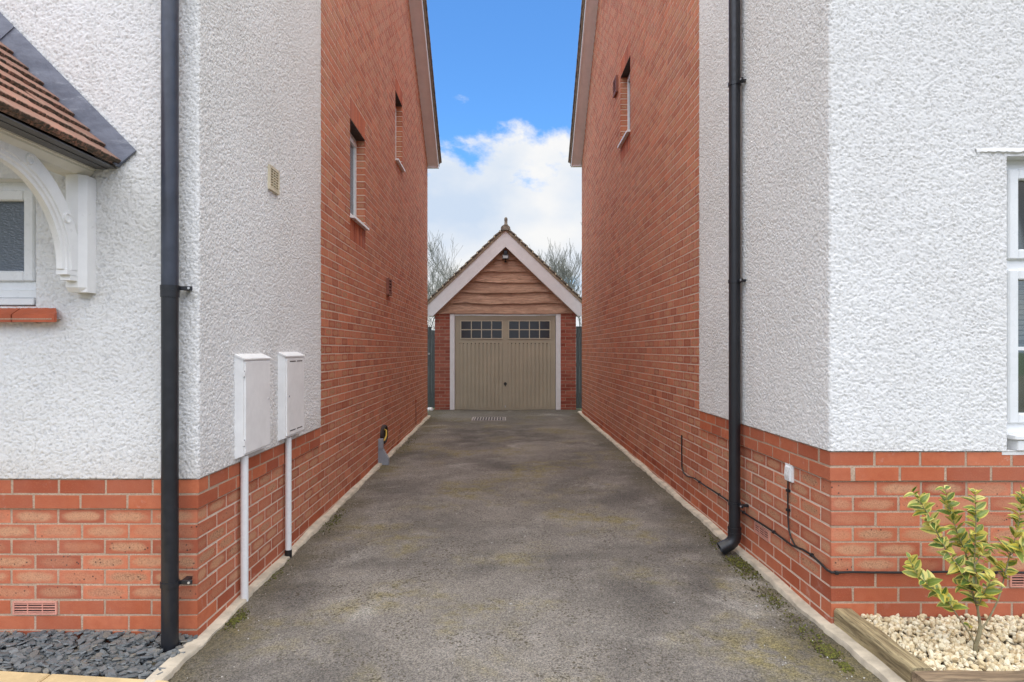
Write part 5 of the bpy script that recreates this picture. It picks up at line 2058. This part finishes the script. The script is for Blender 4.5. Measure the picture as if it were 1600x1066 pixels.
# ------------------------------------------------------------------ variegated shrub
def shrub():
    base = Vector((2.090, 2.81, 0.015))
    root = empty('shrub', base, 'young variegated shrub with yellow-edged leaves in the gravel bed', 'shrub')
    def pt(cx, cy, dy=0.0):
        return P(1390 + cx / 3.676, 740 + cy / 3.676, 2.81 + dy)
    br = [
        ([(490, 1000, 0), (520, 890, 0), (500, 760, .0), (430, 580, -.02), (330, 450, -.04), (240, 270, -.06), (165, 150, -.07), (135, 105, -.07)], .0105, .28, 1.0),
        ([(520, 890, 0), (505, 760, .02), (490, 610, .04), (440, 470, .06), (365, 270, .08), (330, 140, .09), (318, 85, .09)], .0075, .30, 1.0),
        ([(510, 820, 0), (498, 640, -.03), (488, 500, -.04), (496, 300, -.05), (493, 150, -.05), (490, 105, -.05)], .008, .22, 1.0),
        ([(520, 895, 0), (560, 850, .03), (625, 720, .06), (665, 570, .07), (690, 470, .08), (735, 320, .08), (755, 170, .09), (760, 80, .09)], .008, .40, 1.0),
        ([(490, 975, 0), (440, 890, -.03), (378, 800, -.05), (330, 730, -.07), (250, 660, -.09), (178, 600, -.10), (135, 540, -.10), (112, 480, -.11)], .0065, .38, .9),
        ([(505, 780, 0), (540, 690, -.06), (580, 620, -.09), (600, 590, -.10)], .004, .35, .8),
        ([(500, 720, 0), (440, 660, .05), (390, 640, .08), (360, 620, .1)], .004, .4, .8),
        ([(690, 470, .08), (640, 400, .12), (620, 370, .13)], .004, .2, .8),
        ([(495, 520, -.04), (540, 440, -.02), (585, 390, .0)], .004, .2, .8),
        ([(480, 940, 0), (455, 880, .02), (460, 840, .03)], .003, .5, .5),
        ([(690, 470, .08), (760, 420, .02), (830, 380, .0)], .004, .2, .8),
        ([(665, 570, .07), (600, 520, .12), (560, 470, .14)], .004, .2, .8),
    ]
    # leaf meshes
    def leaf_mesh(L, Wd, curl):
        nl = 6
        V, Fc, uv = [], [], []
        for i in range(nl + 1):
            t = i / nl
            w_ = Wd * (math.sin(math.pi * t ** .8) ** .75) * .5 + .0004
            z = -curl * L * t * t
            for k, sx in enumerate((-1, -.5, 0, .5, 1)):
                V.append((sx * w_, L * t, z + abs(sx) * w_ * .45))
                uv.append(((sx + 1) / 2, t))
        for i in range(nl):
            for k in range(4):
                a = i * 5 + k
                Fc.append((a, a + 1, a + 6, a + 5))
        me = bpy.data.meshes.new('leaf')
        me.from_pydata(V, [], Fc)
        ul = me.uv_layers.new(name='UVMap')
        for p in me.polygons:
            for li in p.loop_indices:
                ul.data[li].uv = uv[me.loops[li].vertex_index]
        me.materials.append(MATS['variegated_leaf'])
        me.polygons.foreach_set('use_smooth', [True] * len(me.polygons))
        return me
    lm = [leaf_mesh(.062, .037, .2), leaf_mesh(.058, .034, .45), leaf_mesh(.053, .031, -.15), leaf_mesh(.046, .031, .6), leaf_mesh(.038, .023, .1)]
    def spline(ps, n):
        out = []
        m = len(ps)
        for i in range(m - 1):
            p0, p1, p2, p3 = ps[max(i - 1, 0)], ps[i], ps[i + 1], ps[min(i + 2, m - 1)]
            for k in range(n):
                t = k / n
                out.append(0.5 * ((2 * p1) + (p2 - p0) * t + (2 * p0 - 5 * p1 + 4 * p2 - p3) * t * t + (3 * p1 - p0 - 3 * p2 + p3) * t ** 3))
        out.append(ps[-1])
        return out
    for bi, (cps, r0, bare, den) in enumerate(br):
        ps = spline([pt(*c) for c in cps], 6)
        n = len(ps)
        if bi == 0:
            ps[0] = base - Vector((0, 0, .03))
        rs = [max(.0011, r0 * .62 * (1 - i / (n - 1)) ** .9) for i in range(n)]
        if bi == 0:
            rs = [r_ * (1.5 if i < 7 else 1.0) for i, r_ in enumerate(rs)]
        st = MB().tube(ps, rs, 7).build('stem', 'shrub_bark', root, True)
        L = sum((ps[i + 1] - ps[i]).length for i in range(n - 1))
        acc, nxt, ph = 0, bare * L, rnd.uniform(0, 6)
        for i in range(n - 1):
            seg = (ps[i + 1] - ps[i]).length
            d = (ps[i + 1] - ps[i]).normalized()
            while acc + seg > nxt:
                p = ps[i].lerp(ps[i + 1], (nxt - acc) / seg)
                ph += 1.75
                for sgn in (0, math.pi):
                    if rnd.random() > .93: continue
                    side = d.orthogonal().normalized()
                    side.rotate(Matrix.Rotation(ph + sgn + rnd.uniform(-.6, .6), 3, d))
                    tipf = nxt / L
                    yax = (side * 1.0 + d * rnd.uniform(.35, .9) + Vector((0, 0, .15))).normalized()
                    zax = (Vector((0, 0, .75)) + d * .4 + Vector((0, -.75, 0)) + side * -.3 + Vector((rnd.uniform(-.5, .5), rnd.uniform(-.5, .5), rnd.uniform(-.3, .3))))
                    xax = yax.cross(zax).normalized()
                    zax = xax.cross(yax).normalized()
                    me = rnd.choice(lm if tipf < .93 else lm[2:])
                    lf = place('leaf', me, None, st)
                    sc = rnd.uniform(.85, 1.15) * (1 if tipf < .95 else .8)
                    m4 = Matrix((xax, yax, zax)).transposed().to_4x4()
                    lf.matrix_local = Matrix.Translation(p - root.location) @ m4 @ Matrix.Scale(sc, 4)
                nxt += .0185 / den * rnd.uniform(.6, 1.4)
            acc += seg
shrub()

# ------------------------------------------------------------------ moss and grit at the edges of the drive
moss = []
def moss_patch(px, py, rx, ry, n, side):
    Y = F * (EYE - gz(0, 3)) / (py - YC)
    for _ in range(3):
        xx = (px - XC) * Y / F
        Y = F * (EYE - gz(xx, Y)) / (py - YC)
    for i in range(n):
        x, y = xx + rnd.gauss(0, rx), Y + rnd.gauss(0, ry)
        r_ = rnd.uniform(.0025, .0065)
        moss.append((x, y, gz(x, y) + .004 + r_ * .2, (r_, r_, r_ * rnd.uniform(.5, .9)), (rnd.random(), rnd.random(), rnd.random() * 6)))
for a in ((1292, 1018, .020, .035, 420), (1322, 1044, .012, .02, 160), (1205, 938, .035, .12, 150), (1165, 893, .04, .10, 220), (1120, 850, .03, .12, 120), (1262, 990, .03, .10, 120),
          (1150, 878, .03, .06, 200), (372, 968, .018, .05, 200), (430, 900, .02, .10, 120), (520, 815, .03, .2, 160), (640, 690, .05, .4, 140)):
    moss_patch(*a, 0)
tag(scatter('moss', 'moss_green', moss, [ICO]), 'green and brown moss along the drive edges', 'moss', kind='stuff')
grit = []
for i in range(260):
    y = 2.3 + 4.5 * rnd.random() ** 2
    x = rnd.choice((XR - .10 - abs(rnd.gauss(0, .12)), rnd.uniform(XL + .1, XR - .1), XL + .1 + abs(rnd.gauss(0, .10))))
    r_ = rnd.uniform(.0018, .005)
    grit.append((x, y, gz(x, y) + .004 + r_ * .4, (r_, r_ * .8, r_ * .6), (rnd.random() * 6, rnd.random() * 6, rnd.random() * 6)))
tag(scatter('loose_grit', 'pale_grit', grit, [ICO]), 'pale loose grit scattered on the drive', 'grit', kind='stuff')

# ------------------------------------------------------------------ bare trees behind the garage
def tree(x, y, h, spread, seed, label):
    tr = random.Random(seed)
    root = empty('bare_tree', (x, y, -.3), label, 'tree', 'bare trees behind the garage')
    trunk, crown = MB(), MB()
    def grow(p, d, L, r_, depth):
        n = 4 if depth < 3 else 3
        pts, rs = [p], [r_]
        q, dd = p, d.copy()
        for i in range(n):
            dd = (dd + Vector((tr.uniform(-1, 1), tr.uniform(-1, 1), tr.uniform(-.25, .6))) * (.10 + .03 * depth)).normalized()
            q = q + dd * L / n
            pts.append(q)
            rs.append(max(.0055, r_ * (1 - .55 * (i + 1) / n)))
        (trunk if depth < 2 else crown).tube(pts, rs, 6 if depth < 2 else 3, cap=False)
        if depth >= 5 or L < .22:
            return
        k = {0: 5, 1: 4, 2: 4, 3: 4, 4: 3}[depth]
        for i in range(k):
            t = .35 + .65 * (i + tr.random()) / k
            j = min(n - 1, int(t * n))
            o = pts[j].lerp(pts[j + 1], t * n - j)
            a = tr.uniform(0, 6.3)
            side = Vector((math.cos(a), math.sin(a), 0))
            nd = (dd * 1.0 + side * spread * tr.uniform(.6, 1.2) + Vector((0, 0, .25))).normalized()
            grow(o, nd, L * tr.uniform(.55, .78), max(.006, rs[j] * .55), depth + 1)
    grow(Vector((x, y, -.3)), Vector((0, 0, 1)), h * .48, h * .017, 0)
    trunk.build('trunk', 'bark_pale', root, True)
    crown.build('crown', 'bark_pale', root)
for i, (px, py, Y, sp, lb) in enumerate([
        (664, 430, 27, .75, 'bare tree just behind the left house corner, leftmost over the garage'),
        (690, 415, 30, .70, 'bare twiggy tree showing above the lower left garage roof slope'),
        (722, 398, 33, .65, 'bare tree peeping over the left garage slope nearest the ridge'),
        (868, 405, 30, .35, 'slim bare tree rising over the middle of the right garage slope'),
        (888, 400, 27, .40, 'bare upright tree over the lower right garage roof slope'),
        (912, 415, 32, .55, 'bare tree just beside the right house wall, rightmost over the garage')]):
    b = P(px, 500, Y)
    ztop_ = EYE - (py - YC) * Y / F
    tree(b.x, Y, ztop_ + .3, sp, 40 + i, lb)
